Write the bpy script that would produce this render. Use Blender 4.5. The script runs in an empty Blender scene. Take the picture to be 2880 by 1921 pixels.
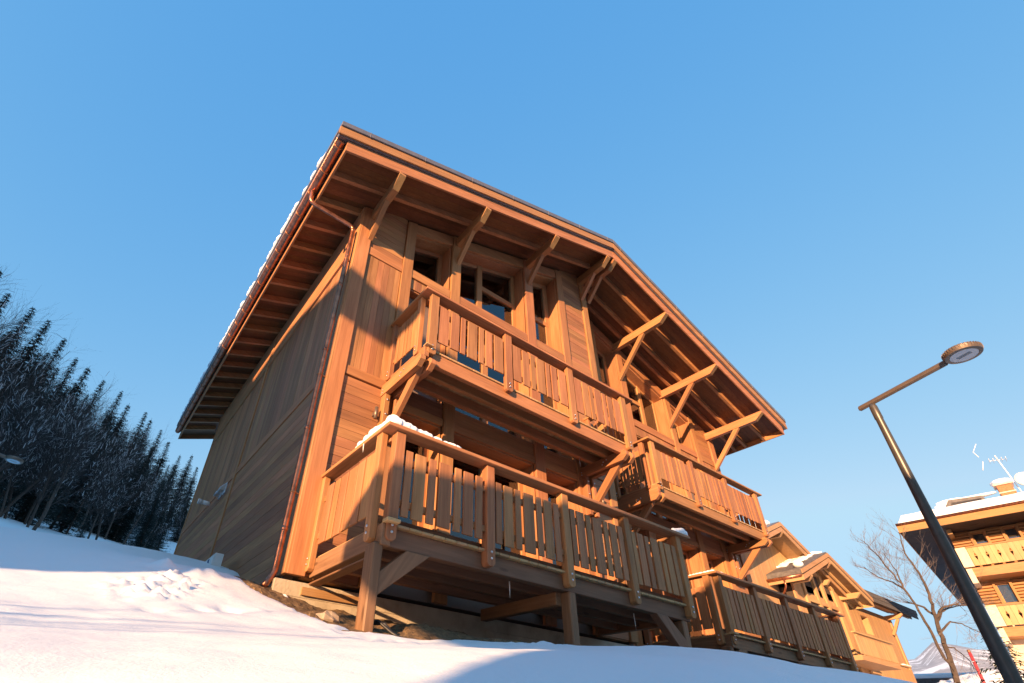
import bpy, math, random
import numpy as np
from mathutils import Vector, Matrix
random.seed(7)
RNG = np.random.default_rng(11)
scene = bpy.context.scene
COL = scene.collection
rad = math.radians

# ------------------------------------------------------------------ camera
camd = bpy.data.cameras.new('camera')
cam = bpy.data.objects.new('camera', camd)
COL.objects.link(cam)
scene.camera = cam
CAM = Vector((-1.76, -5.5, -1.38))
Rw = [[0.8065152442749557, -0.5900182829914825, 0.03757108579600963],
      [0.3561312468326315, 0.4341156353403887, -0.8274745616527711],
      [0.4719149243047346, 0.6807510858520854, 0.5602448244559364]]
R0 = Vector(Rw[0]).normalized()
R2 = Vector(Rw[2]); R2 = (R2 - R0 * R2.dot(R0)).normalized()
R1 = R2.cross(R0)
m = Matrix((( R0.x, -R1.x, -R2.x, CAM.x), (R0.y, -R1.y, -R2.y, CAM.y), (R0.z, -R1.z, -R2.z, CAM.z), (0, 0, 0, 1)))
cam.matrix_world = m
camd.sensor_width = 36.0
camd.lens = 1416.8 / 2880 * 36
camd.shift_x = 166.8 / 2880
camd.shift_y = 156.1 / 2880
camd.clip_start = 0.05
camd.clip_end = 9000

# ------------------------------------------------------------------ light
SUN_DIR = Vector((-0.865, -0.468, 0.176)).normalized()   # towards the sun
world = bpy.data.worlds.new('World')
scene.world = world
world.use_nodes = True
nt = world.node_tree
nt.nodes.clear()
wo = nt.nodes.new('ShaderNodeOutputWorld')
bg = nt.nodes.new('ShaderNodeBackground')
sky = nt.nodes.new('ShaderNodeTexSky')
sky.sky_type = 'NISHITA'
sky.sun_disc = False
sky.sun_elevation = math.asin(SUN_DIR.z)
sky.sun_rotation = math.atan2(SUN_DIR.x, SUN_DIR.y)
sky.altitude = 1200
sky.air_density = 1.0
sky.dust_density = 0.0
sky.ozone_density = 3.0
bg.inputs['Strength'].default_value = 0.12
EXPO = 1.40
sep = nt.nodes.new('ShaderNodeSeparateColor'); comb = nt.nodes.new('ShaderNodeCombineColor')
nt.links.new(sky.outputs[0], sep.inputs[0])
for ch, a_, p_ in ((0, 0.45, 1.0), (1, 0.50, 0.46), (2, 0.76, 0.15)):
    pw = nt.nodes.new('ShaderNodeMath'); pw.operation = 'POWER'; pw.inputs[1].default_value = p_
    ml = nt.nodes.new('ShaderNodeMath'); ml.operation = 'MULTIPLY'; ml.inputs[1].default_value = a_ / (0.12 * 2 ** EXPO)
    nt.links.new(sep.outputs[ch], pw.inputs[0]); nt.links.new(pw.outputs[0], ml.inputs[0]); lim = nt.nodes.new('ShaderNodeMath'); lim.operation = 'MINIMUM'; lim.inputs[1].default_value = (0.50, 0.76, 0.97)[ch] / (0.12 * 2 ** EXPO)
    nt.links.new(ml.outputs[0], lim.inputs[0]); nt.links.new(lim.outputs[0], comb.inputs[ch])
nt.links.new(comb.outputs[0], bg.inputs[0])
nt.links.new(bg.outputs[0], wo.inputs[0])
sl = bpy.data.lights.new('sun', 'SUN')
sl.energy = 5.0
sl.angle = rad(0.5)
sl.color = (1.0, 0.60, 0.31)
so = bpy.data.objects.new('sun', sl)
COL.objects.link(so)
so.rotation_euler = SUN_DIR.to_track_quat('Z', 'Y').to_euler()
so.location = (-20, -20, 20)
scene.view_settings.view_transform = 'Standard'
scene.view_settings.look = 'None'
scene.view_settings.exposure = EXPO
scene.view_settings.gamma = 1

# ------------------------------------------------------------------ helpers
WL = {}

def put(o, label=None, cat=None, group=None, kind=None):
    if label: o['label'] = label
    if cat: o['category'] = cat
    if group: o['group'] = group
    if kind: o['kind'] = kind
    return o

def empty(name, loc, label=None, cat=None, group=None):
    o = bpy.data.objects.new(name, None)
    COL.objects.link(o)
    o.location = loc
    o.empty_display_size = 0.3
    WL[o] = Vector(loc)
    return put(o, label, cat, group)

class MB:
    """collects solid pieces; build() links them as one mesh object"""
    def __init__(self):
        self.v = []; self.f = []; self.g = []; self.r = []; self.m = []; self.s = []
    def add(self, vs, fs, o=None, L=None, mat=0, smooth=False):
        n = len(self.v)
        vs = [Vector(p) for p in vs]
        o = Vector(o) if o is not None else vs[0]
        L = Vector(L).normalized() if L is not None else Vector((0, 0, 1))
        A = L.cross(Vector((0, 0, 1)) if abs(L.z) < 0.8 else Vector((1, 0, 0))).normalized()
        B = L.cross(A)
        rv = random.random()
        off = Vector((random.uniform(0, 40), random.uniform(0, 40), random.uniform(0, 40)))
        for p in vs:
            d = p - o
            self.v.append(p)
            self.g.append((d.dot(L) + off.x, d.dot(A) + off.y, d.dot(B) + off.z))
            self.r.append(rv)
        for f in fs:
            self.f.append([i + n for i in f]); self.m.append(mat); self.s.append(smooth)
    def hexa(self, a, L=None, mat=0):
        # a: bottom 4 ccw then top 4
        self.add(a, [(3, 2, 1, 0), (4, 5, 6, 7), (0, 1, 5, 4), (1, 2, 6, 5), (2, 3, 7, 6), (3, 0, 4, 7)], L=L, mat=mat)
    def box(self, x0, x1, y0, y1, z0, z1, mat=0, ax=None):
        if x0 > x1: x0, x1 = x1, x0
        if y0 > y1: y0, y1 = y1, y0
        if z0 > z1: z0, z1 = z1, z0
        d = (x1 - x0, y1 - y0, z1 - z0)
        if ax is None: ax = max(range(3), key=lambda i: d[i])
        L = [0, 0, 0]; L[ax] = 1
        self.hexa([(x0, y0, z0), (x1, y0, z0), (x1, y1, z0), (x0, y1, z0),
                   (x0, y0, z1), (x1, y0, z1), (x1, y1, z1), (x0, y1, z1)], L=L, mat=mat)
    def beam(self, p, q, w, h, up=(0, 0, 1), mat=0):
        p = Vector(p); q = Vector(q)
        L = (q - p).normalized(); up = Vector(up)
        S = L.cross(up).normalized(); U = S.cross(L)
        S = S * w / 2; U = U * h / 2
        self.hexa([p - S - U, p + S - U, q + S - U, q - S - U, p - S + U, p + S + U, q + S + U, q - S + U], L=L, mat=mat)
    def prism(self, poly, d, L=None, mat=0):
        """extrude a planar polygon (list of 3-d points) by vector d"""
        n = len(poly); d = Vector(d)
        a = [Vector(p) for p in poly]
        nrm = Vector((0, 0, 0))
        for i in range(n): nrm += a[i].cross(a[(i + 1) % n])
        if nrm.dot(d) > 0: a = a[::-1]
        b = [p + d for p in a]
        fs = [tuple(range(n)), tuple(range(2 * n - 1, n - 1, -1))]
        for i in range(n):
            j = (i + 1) % n
            fs.append((j, i, i + n, j + n))
        self.add(a + b, fs, L=L if L is not None else d, mat=mat)
    def tube(self, path, r, n=10, mat=0, cap=True, smooth=True, frm=None):
        path = [Vector(p) for p in path]
        rr = r if isinstance(r, (list, tuple)) else [r] * len(path)
        vs = []; fs = []
        T = (path[1] - path[0]).normalized()
        ref = Vector((0, 0, 1)) if abs(T.z) < 0.9 else Vector((1, 0, 0))
        A = T.cross(ref).normalized()
        for i, p in enumerate(path):
            if i == 0: t = path[1] - path[0]
            elif i == len(path) - 1: t = path[-1] - path[-2]
            else: t = (path[i + 1] - path[i]).normalized() + (path[i] - path[i - 1]).normalized()
            t.normalize()
            A = (A - t * A.dot(t)).normalized(); B = t.cross(A)
            for k in range(n):
                a = 2 * math.pi * k / n
                vs.append(p + (A * math.cos(a) + B * math.sin(a)) * rr[i])
        for i in range(len(path) - 1):
            for k in range(n):
                k2 = (k + 1) % n
                fs.append((i * n + k, i * n + k2, (i + 1) * n + k2, (i + 1) * n + k))
        if cap:
            fs.append(tuple(range(n - 1, -1, -1)))
            fs.append(tuple(range((len(path) - 1) * n, len(path) * n)))
        self.add(vs, fs, o=path[0], L=path[-1] - path[0], mat=mat, smooth=smooth)
    def bolt(self, p, nrm, r=0.012, mat=1):
        p = Vector(p); nrm = Vector(nrm).normalized()
        self.tube([p - nrm * 0.004, p + nrm * 0.004, p + nrm * 0.009, p + nrm * 0.012], [r * 1.25, r * 1.25, r, r * 0.4], n=8, mat=mat)
    def build(self, name, mats, parent=None, bevel=0.0, label=None):
        me = bpy.data.meshes.new(name)
        o = bpy.data.objects.new(name, me)
        COL.objects.link(o)
        org = WL[parent] if parent is not None else (sum(self.v, Vector()) / max(1, len(self.v)))
        if parent is not None: o.parent = parent
        else: o.location = org
        WL[o] = Vector(org)
        if not isinstance(mats, (list, tuple)): mats = [mats]
        for mt in mats: me.materials.append(mt)
        me.from_pydata([tuple(p - Vector(org)) for p in self.v], [], self.f)
        me.polygons.foreach_set('material_index', self.m)
        me.polygons.foreach_set('use_smooth', self.s)
        at = me.attributes.new('gco', 'FLOAT_VECTOR', 'POINT')
        at.data.foreach_set('vector', np.array(self.g, dtype=np.float32).ravel())
        at = me.attributes.new('rnd', 'FLOAT', 'POINT')
        at.data.foreach_set('value', np.array(self.r, dtype=np.float32))
        me.update()
        if bevel > 0:
            b = o.modifiers.new('bevel', 'BEVEL')
            b.width = bevel; b.segments = 1; b.limit_method = 'ANGLE'; b.angle_limit = rad(40)
            b.use_clamp_overlap = True
        if label: o['label'] = label
        return o

# ------------------------------------------------------------------ materials
def new_mat(name):
    mt = bpy.data.materials.new(name)
    mt.use_nodes = True
    t = mt.node_tree; t.nodes.clear()
    out = t.nodes.new('ShaderNodeOutputMaterial')
    b = t.nodes.new('ShaderNodeBsdfPrincipled')
    t.links.new(b.outputs[0], out.inputs[0])
    return mt, t, b, out

def N(t, typ, **kw):
    n = t.nodes.new(typ)
    for k, v in kw.items():
        if k in n.inputs: n.inputs[k].default_value = v
        else: setattr(n, k, v)
    return n

def ramp(t, stops, interp='LINEAR'):
    r = t.nodes.new('ShaderNodeValToRGB')
    r.color_ramp.interpolation = interp
    while len(r.color_ramp.elements) > 1: r.color_ramp.elements.remove(r.color_ramp.elements[0])
    r.color_ramp.elements[0].position = stops[0][0]; r.color_ramp.elements[0].color = (*stops[0][1], 1)
    for p, c in stops[1:]:
        e = r.color_ramp.elements.new(p); e.color = (*c, 1)
    return r

def wood(name, c_dark, c_mid, c_light, vary=0.35, rough=0.6, bump=0.25, knots=0.0, grain=26):
    mt, t, b, out = new_mat(name)
    L = t.links
    at = N(t, 'ShaderNodeAttribute', attribute_name='gco')
    rn = N(t, 'ShaderNodeAttribute', attribute_name='rnd')
    mp = N(t, 'ShaderNodeMapping'); mp.inputs['Scale'].default_value = (1.1, grain, grain)
    L.new(at.outputs['Vector'], mp.inputs['Vector'])
    n1 = N(t, 'ShaderNodeTexNoise', Scale=1.6, Detail=7.0, Roughness=0.62, Distortion=0.35)
    L.new(mp.outputs[0], n1.inputs['Vector'])
    mp2 = N(t, 'ShaderNodeMapping'); mp2.inputs['Scale'].default_value = (0.8, 5, 5)
    L.new(at.outputs['Vector'], mp2.inputs['Vector'])
    n2 = N(t, 'ShaderNodeTexNoise', Scale=1.0, Detail=3.0, Roughness=0.5, Distortion=0.8)
    L.new(mp2.outputs[0], n2.inputs['Vector'])
    mx = N(t, 'ShaderNodeMix', data_type='FLOAT'); mx.inputs[0].default_value = 0.45
    L.new(n1.outputs['Fac'], mx.inputs[2]); L.new(n2.outputs['Fac'], mx.inputs[3])
    rp = ramp(t, [(0.30, c_dark), (0.52, c_mid), (0.72, c_light)])
    L.new(mx.outputs[0], rp.inputs[0])
    hsv = N(t, 'ShaderNodeHueSaturation')
    mr = N(t, 'ShaderNodeMapRange'); mr.inputs['To Min'].default_value = 1 - vary; mr.inputs['To Max'].default_value = 1 + vary
    L.new(rn.outputs['Fac'], mr.inputs['Value']); L.new(mr.outputs[0], hsv.inputs['Value'])
    mh = N(t, 'ShaderNodeMapRange'); mh.inputs['To Min'].default_value = 0.492; mh.inputs['To Max'].default_value = 0.508
    r2 = N(t, 'ShaderNodeMath', operation='FRACT'); r3 = N(t, 'ShaderNodeMath', operation='MULTIPLY'); r3.inputs[1].default_value = 7.31
    L.new(rn.outputs['Fac'], r3.inputs[0]); L.new(r3.outputs[0], r2.inputs[0]); L.new(r2.outputs[0], mh.inputs['Value'])
    L.new(mh.outputs[0], hsv.inputs['Hue'])
    L.new(rp.outputs[0], hsv.inputs['Color'])
    col = hsv.outputs[0]
    if knots > 0:
        mp3 = N(t, 'ShaderNodeMapping'); mp3.inputs['Scale'].default_value = (2.0, 7, 7)
        L.new(at.outputs['Vector'], mp3.inputs['Vector'])
        vo = N(t, 'ShaderNodeTexVoronoi', Scale=1.0); L.new(mp3.outputs[0], vo.inputs['Vector'])
        kr = ramp(t, [(0.0, (1, 1, 1)), (0.09, (0.8, 0.8, 0.8)), (0.16, (0, 0, 0))]); L.new(vo.outputs['Distance'], kr.inputs[0])
        km = N(t, 'ShaderNodeMath', operation='MULTIPLY'); km.inputs[1].default_value = knots
        L.new(kr.outputs[0], km.inputs[0])
        mk = N(t, 'ShaderNodeMix', data_type='RGBA'); L.new(km.outputs[0], mk.inputs[0])
        L.new(col, mk.inputs[6]); mk.inputs[7].default_value = (c_dark[0] * 0.35, c_dark[1] * 0.3, c_dark[2] * 0.3, 1)
        col = mk.outputs[2]
    L.new(col, b.inputs['Base Color'])
    b.inputs['Roughness'].default_value = rough
    b.inputs['Specular IOR Level'].default_value = 0.35
    bp = N(t, 'ShaderNodeBump', Strength=bump, Distance=0.004)
    L.new(n1.outputs['Fac'], bp.inputs['Height']); L.new(bp.outputs[0], b.inputs['Normal'])
    return mt

def plain(name, col, rough=0.5, metal=0.0, nscale=0, namt=0.2, bump=0.0, spec=0.5, coord='Object'):
    mt, t, b, out = new_mat(name)
    b.inputs['Base Color'].default_value = (*col, 1)
    b.inputs['Roughness'].default_value = rough
    b.inputs['Metallic'].default_value = metal
    b.inputs['Specular IOR Level'].default_value = spec
    if nscale:
        tc = N(t, 'ShaderNodeTexCoord')
        n = N(t, 'ShaderNodeTexNoise', Scale=nscale, Detail=6.0, Roughness=0.6)
        t.links.new(tc.outputs[coord], n.inputs['Vector'])
        lo = tuple(max(0, c * (1 - namt)) for c in col); hi = tuple(min(1, c * (1 + namt)) for c in col)
        r = ramp(t, [(0.3, lo), (0.7, hi)])
        t.links.new(n.outputs['Fac'], r.inputs[0]); t.links.new(r.outputs[0], b.inputs['Base Color'])
        if bump:
            bm = N(t, 'ShaderNodeBump', Strength=bump, Distance=0.01)
            t.links.new(n.outputs['Fac'], bm.inputs['Height']); t.links.new(bm.outputs[0], b.inputs['Normal'])
    return mt

M = {}
M['wood'] = wood('stained_larch', (0.232, 0.098, 0.039), (0.366, 0.163, 0.067), (0.500, 0.240, 0.105), vary=0.16)
M['siding'] = wood('larch_siding', (0.220, 0.096, 0.042), (0.348, 0.157, 0.069), (0.476, 0.230, 0.105), vary=0.24, grain=34)
M['sideshade'] = M['siding']
M['trim'] = wood('larch_trim', (0.256, 0.108, 0.042), (0.378, 0.169, 0.070), (0.500, 0.240, 0.108), vary=0.10)
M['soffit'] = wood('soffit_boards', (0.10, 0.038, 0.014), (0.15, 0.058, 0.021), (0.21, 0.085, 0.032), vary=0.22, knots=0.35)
M['beam'] = wood('rough_beam', (0.137, 0.067, 0.034), (0.221, 0.113, 0.060), (0.304, 0.162, 0.092), vary=0.16, knots=0.7, bump=0.5, grain=20)
M['endgrain'] = wood('end_grain', (0.24, 0.13, 0.05), (0.34, 0.19, 0.08), (0.42, 0.25, 0.11), vary=0.12, grain=60)
M['board'] = wood('deck_board', (0.36, 0.21, 0.09), (0.46, 0.28, 0.13), (0.55, 0.35, 0.18), vary=0.15)
M['dark'] = plain('dark_interior', (0.05, 0.035, 0.028), 0.9)
M['room'] = plain('room_plaster', (0.16, 0.115, 0.085), 0.9)
M['copper'] = plain('copper', (0.42, 0.17, 0.10), 0.32, 0.85, 9, 0.45, 0.02)
M['brass'] = plain('gutter_bracket', (0.34, 0.17, 0.085), 0.45, 0.6, 14, 0.3)
M['metal'] = plain('grey_roof_metal', (0.16, 0.15, 0.16), 0.45, 0.35, 6, 0.15)
M['steel'] = plain('galvanised_steel', (0.62, 0.63, 0.66), 0.28, 1.0, 20, 0.15)
M['lampmetal'] = plain('lamp_metal', (0.20, 0.15, 0.115), 0.42, 0.55, 12, 0.12)
M['postmetal'] = plain('post_metal', (0.085, 0.075, 0.066), 0.38, 0.4, 12, 0.15)
M['white'] = plain('white_plastic', (0.72, 0.72, 0.70), 0.45, 0, 8, 0.05)
M['grey'] = plain('grey_plastic', (0.30, 0.31, 0.32), 0.5)
M['black'] = plain('black_rubber', (0.02, 0.02, 0.022), 0.5)
M['blue_ink'] = plain('blue_ink', (0.05, 0.09, 0.22), 0.5)
M['shutter'] = plain('shutter_grey', (0.19, 0.13, 0.10), 0.5, 0, 10, 0.1)
M['render'] = plain('cream_render', (0.62, 0.52, 0.40), 0.9, 0, 5, 0.1, 0.1)
M['brick'] = plain('chimney_brick', (0.45, 0.15, 0.07), 0.85, 0, 20, 0.3, 0.2)
M['slate'] = plain('slate', (0.11, 0.10, 0.10), 0.7, 0, 7, 0.35, 0.2)
M['stone'] = plain('stone', (0.36, 0.27, 0.19), 0.9, 0, 9, 0.4, 0.5)
M['red'] = plain('red_stake', (0.42, 0.04, 0.05), 0.5)
M['bark'] = plain('bark', (0.075, 0.055, 0.045), 0.9, 0, 9, 0.4, 0.4)
M['barklit'] = plain('sunlit_bark', (0.16, 0.12, 0.10), 0.85, 0, 9, 0.45, 0.4)  # lighter copy of the bark for twigs, sunlight put into its colour
M['needle'] = plain('spruce_needles', (0.016, 0.030, 0.022), 0.75, 0, 1.3, 0.55)
M['twig'] = plain('twigs', (0.040, 0.032, 0.030), 0.9, 0, 3, 0.3)

def glass_mat(name, tint=(0.9, 0.93, 0.95)):
    mt, t, b, out = new_mat(name)
    t.nodes.remove(b)
    fr = N(t, 'ShaderNodeFresnel', IOR=1.9)
    tr = N(t, 'ShaderNodeBsdfTransparent'); tr.inputs[0].default_value = (*tint, 1)
    gl = N(t, 'ShaderNodeBsdfGlossy', Roughness=0.01); gl.inputs[0].default_value = (0.95, 0.95, 0.95, 1)
    mx = N(t, 'ShaderNodeMixShader')
    t.links.new(fr.outputs[0], mx.inputs[0]); t.links.new(tr.outputs[0], mx.inputs[1]); t.links.new(gl.outputs[0], mx.inputs[2])
    t.links.new(mx.outputs[0], out.inputs[0])
    return mt
M['glass'] = glass_mat('window_glass')
M['lens'] = plain('lamp_lens', (0.55, 0.62, 0.68), 0.15, 0, 0, spec=0.8)

def concrete_mat():
    mt, t, b, out = new_mat('concrete')
    tc = N(t, 'ShaderNodeTexCoord')
    n = N(t, 'ShaderNodeTexNoise', Scale=3.0, Detail=8.0, Roughness=0.65)
    n2 = N(t, 'ShaderNodeTexNoise', Scale=40.0, Detail=3.0)
    t.links.new(tc.outputs['Object'], n.inputs['Vector']); t.links.new(tc.outputs['Object'], n2.inputs['Vector'])
    r = ramp(t, [(0.28, (0.28, 0.22, 0.15)), (0.5, (0.43, 0.36, 0.26)), (0.75, (0.52, 0.45, 0.34))])
    t.links.new(n.outputs['Fac'], r.inputs[0]); t.links.new(r.outputs[0], b.inputs['Base Color'])
    b.inputs['Roughness'].default_value = 0.9
    bm = N(t, 'ShaderNodeBump', Strength=0.4, Distance=0.01)
    ad = N(t, 'ShaderNodeMath', operation='ADD'); t.links.new(n.outputs['Fac'], ad.inputs[0]); t.links.new(n2.outputs['Fac'], ad.inputs[1])
    t.links.new(ad.outputs[0], bm.inputs['Height']); t.links.new(bm.outputs[0], b.inputs['Normal'])
    return mt
M['concrete'] = concrete_mat()

def snow_mat(name='snow', grain=True):
    mt, t, b, out = new_mat(name)
    tc = N(t, 'ShaderNodeTexCoord')
    b.inputs['Base Color'].default_value = (0.85, 0.87, 0.90, 1)
    b.inputs['Roughness'].default_value = 0.55
    b.inputs['Specular IOR Level'].default_value = 0.25
    n = N(t, 'ShaderNodeTexNoise', Scale=55.0, Detail=5.0, Roughness=0.7)
    n2 = N(t, 'ShaderNodeTexNoise', Scale=6.0, Detail=5.0, Roughness=0.55)
    t.links.new(tc.outputs['Object'], n.inputs['Vector']); t.links.new(tc.outputs['Object'], n2.inputs['Vector'])
    b1 = N(t, 'ShaderNodeBump', Strength=0.35, Distance=0.008)
    b2 = N(t, 'ShaderNodeBump', Strength=0.30, Distance=0.04)
    t.links.new(n.outputs['Fac'], b1.inputs['Height']); t.links.new(n2.outputs['Fac'], b2.inputs['Height'])
    t.links.new(b2.outputs[0], b1.inputs['Normal']); t.links.new(b1.outputs[0], b.inputs['Normal'])
    return mt
M['snow'] = snow_mat()

def soil_mat():
    mt, t, b, out = new_mat('soil')
    tc = N(t, 'ShaderNodeTexCoord')
    n = N(t, 'ShaderNodeTexNoise', Scale=14.0, Detail=9.0, Roughness=0.7)
    t.links.new(tc.outputs['Object'], n.inputs['Vector'])
    r = ramp(t, [(0.3, (0.05, 0.03, 0.015)), (0.5, (0.16, 0.095, 0.045)), (0.72, (0.30, 0.19, 0.09))])
    t.links.new(n.outputs['Fac'], r.inputs[0]); t.links.new(r.outputs[0], b.inputs['Base Color'])
    b.inputs['Roughness'].default_value = 0.95
    bm = N(t, 'ShaderNodeBump', Strength=0.9, Distance=0.03)
    t.links.new(n.outputs['Fac'], bm.inputs['Height']); t.links.new(bm.outputs[0], b.inputs['Normal'])
    return mt
M['soil'] = soil_mat()
# ------------------------------------------------------------------ main chalet
RX = 5.93; SL = 0.3627
def zb(x): return 8.385 - SL * abs(x - RX)      # underside of the rafters
HOUSE = empty('wooden_chalet', (0, 0, 0), 'big two-unit timber chalet with stacked balconies and wide copper-guttered roof, centre of the photo', 'chalet')
W, SD, TR, SF, BM = M['wood'], M['siding'], M['trim'], M['soffit'], M['beam']

# ---- carcass: side walls, rear wall, floors, backing of the facades
mb = MB()
mb.box(0.03, 0.13, 0.14, 8.98, -0.02, 6.24)
mb.box(11.73, 11.83, 0.83, 8.98, -0.02, 6.24)
mb.prism([(0.03, 8.9, -0.02), (11.83, 8.9, -0.02), (11.83, 8.9, zb(11.83) + 0.1), (RX, 8.9, zb(RX) + 0.1), (0.03, 8.9, zb(0.03) + 0.1)], (0, 0.1, 0))
mb.box(5.86, 5.98, 0.14, 8.9, -0.02, 8.35)
for z in (0.02, 2.62, 5.06):
    mb.box(0.13, 5.86, 0.14, 8.9, z, z + 0.16)
    mb.box(5.98, 11.73, 0.83, 8.9, z, z + 0.16)
mb.box(0.13, 5.86, 3.2, 3.3, 0.1, 8.0 - 1.8); mb.box(5.98, 11.73, 3.9, 4.0, 0.1, 6.2)
mb.build('inner_wall', M['room'], HOUSE)

COLS = [(1.055, 1.88), (2.10, 3.81), (4.04, 4.87)]
def unit(fx, y0):
    """fx maps the left unit's x to this unit; y0 is the facade plane"""
    def bx(b, x0, x1, ya, yb, z0, z1, mat=0, ax=None): b.box(fx(x0), fx(x1), y0 + ya, y0 + yb, z0, z1, mat, ax)
    def top(b, x0, x1, ya, yb, z0, dz0, mat=0, ax=2, za=None):
        # board whose top follows the roof slope; z0 None: bottom follows too (za below)
        X0, X1 = fx(x0), fx(x1)
        if X0 > X1: X0, X1 = X1, X0
        l0 = z0 if z0 is not None else zb(X0) + za; l1 = z0 if z0 is not None else zb(X1) + za
        L = [(0, 0, 1), (1, 0, 0)][ax == 0]
        b.hexa([(X0, y0 + ya, l0), (X1, y0 + ya, l1), (X1, y0 + yb, l1), (X0, y0 + yb, l0),
                (X0, y0 + ya, zb(X0) + dz0), (X1, y0 + ya, zb(X1) + dz0), (X1, y0 + yb, zb(X1) + dz0), (X0, y0 + yb, zb(X0) + dz0)], L=L, mat=mat)
    # siding
    b = MB()
    for (a, c, last) in ((0.215, 0.855, 0), (5.07, 5.715, 1)):
        z = 0.02; h = 0.136
        zt = 2.755
        while z < zt - 0.02:
            bx(b, a, c, 0.008 + random.uniform(-.0012, .0012), 0.03, z, min(z + h - 0.0045, zt), ax=0); z += h
        n = 6; w = (c - a) / n
        for i in range(n):
            bx(b, a + i * w + 0.002, a + (i + 1) * w - 0.002, 0.008 + random.uniform(-.0012, .0012), 0.03, 2.915, 5.235)
        z = 5.425
        ztop = max(zb(fx(a)), zb(fx(c))) + 0.06
        while z < ztop:
            bx(b, a, c, 0.008 + random.uniform(-.0012, .0012), 0.03, z, z + h - 0.0045, ax=0); z += h
        bx(b, a - 0.02, c + 0.02, 0.033, 0.14, 0.0, zb(fx(0.1)) + 0.05 if a < 1 else zb(fx(5.0)))
    for (a, c) in COLS:                       # short boards under the loft sills
        n = max(3, round((c - a) / 0.125)); w = (c - a) / n
        for i in range(n):
            bx(b, a + i * w + 0.002, a + (i + 1) * w - 0.002, 0.012, 0.035, 5.0, 5.236)
        bx(b, a, c, 0.036, 0.12, 4.99, 5.30)
        bx(b, a, c, 0.012, 0.12, 2.665, 2.93)
    b.build('siding', SD, HOUSE)
    # trim
    b = MB()
    for (a, c) in ((0.0, 0.205), (0.865, 1.055), (1.89, 2.095), (3.815, 4.045), (4.865, 5.065), (5.72, 5.90)):
        top(b, a, c, -0.03, 0.03, 0.0, 0.05, mat=0)
    for (a, c) in ((0.207, 0.863), (5.067, 5.718)):
        bx(b, a, c, -0.012, 0.028, 2.76, 2.91); bx(b, a, c, -0.012, 0.028, 5.24, 5.42)
    for (a, c) in COLS:
        bx(b, a, c, -0.018, 0.05, 5.24, 5.42)
        bx(b, a - 0.004, c + 0.004, -0.006, 0.30, 5.42, 5.445)
        bx(b, a, c, -0.015, 0.05, 2.53, 2.66)
        top(b, a, c, -0.012, 0.05, None, 0.05, ax=0, za=-0.215)
        # reveals
        for s in (0, 1):
            e0, e1 = ((a, a + 0.022) if s == 0 else (c - 0.022, c))
            top(b, e0, e1, 0.03, 0.36, 5.446, -0.2)
            bx(b, e0, e1, 0.03, 0.36, 2.93, 4.99); bx(b, e0, e1, 0.03, 0.36, 0.16, 2.53)
        top(b, a, c, 0.05, 0.36, None, 0.0, ax=0, za=-0.245)
        bx(b, a, c, 0.03, 0.36, 4.965, 4.99); bx(b, a, c, 0.03, 0.36, 2.505, 2.53)
    b.build('trim', TR, HOUSE, bevel=0.004)
    # loft windows (sloping heads) and the doors of the two floors below
    def window(a, c, za, zt, mull=(), trans=(), head=None, dy=0.29, fw=0.085, shutter=False, names=('window', 'pane')):
        f = MB(); p = MB()
        sl_ = head is not None
        def tp(x): return (zb(fx(x)) + head) if sl_ else zt
        def stile(x0, x1, z0, d=0.0):
            X0, X1 = fx(x0), fx(x1); t0, t1 = tp(x0), tp(x1)
            if X0 > X1: X0, X1, t0, t1 = X1, X0, t1, t0
            f.hexa([(X0, y0 + dy - d, z0), (X1, y0 + dy - d, z0), (X1, y0 + dy + 0.06, z0), (X0, y0 + dy + 0.06, z0),
                    (X0, y0 + dy - d, t0), (X1, y0 + dy - d, t1), (X1, y0 + dy + 0.06, t1), (X0, y0 + dy + 0.06, t0)], L=(0, 0, 1))
        stile(a + 0.022, a + 0.022 + fw, za); stile(c - 0.022 - fw, c - 0.022, za)
        for mm in mull: stile(mm - 0.065, mm + 0.065, za, 0.012)
        X0, X1 = a + 0.1, c - 0.1
        bx(f, X0, X1, dy + 0.002, dy + 0.055, za, za + fw, ax=0)
        for (x0, x1, z) in trans: bx(f, x0, x1, dy - 0.004, dy + 0.055, z, z + 0.115, ax=0)
        x0, x1 = fx(X0), fx(X1); t0, t1 = tp(X0), tp(X1)
        f.hexa([(x0, y0 + dy + 0.001, t0 - fw), (x1, y0 + dy + 0.001, t1 - fw), (x1, y0 + dy + 0.056, t1 - fw), (x0, y0 + dy + 0.056, t0 - fw),
                (x0, y0 + dy + 0.001, t0), (x1, y0 + dy + 0.001, t1), (x1, y0 + dy + 0.056, t1), (x0, y0 + dy + 0.056, t0)], L=(1, 0, 0))
        fo = f.build(names[0], TR, HOUSE, bevel=0.004)
        xs = [(a + 0.06, c - 0.06)]
        for (q0, q1) in xs:
            p.prism([(fx(q0), y0 + dy + 0.03, za + 0.03), (fx(q1), y0 + dy + 0.03, za + 0.03), (fx(q1), y0 + dy + 0.03, tp(q1) - 0.03), (fx(q0), y0 + dy + 0.03, tp(q0) - 0.03)], (0, 0.012, 0))
        p.build(names[1], M['glass'], fo)
        if shutter:
            s = MB(); z = za + 0.05
            while z < zt - 0.05:
                bx(s, a + 0.03, c - 0.03, dy - 0.13, dy - 0.115, z, z + 0.034, ax=0); z += 0.037
            bx(s, a + 0.02, c - 0.02, dy - 0.112, dy - 0.10, za + 0.02, zt, ax=0)
            s.build('roller_shutter', M['shutter'], fo)
    window(*COLS[0], 5.70, None, head=-0.235)
    window(*COLS[1], 5.70, None, mull=(2.80,), trans=((2.86, 3.76, 6.33),), head=-0.235)
    window(*COLS[2], 5.70, None, trans=((4.10, 4.80, 6.37),), head=-0.235, fw=0.13)
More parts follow.
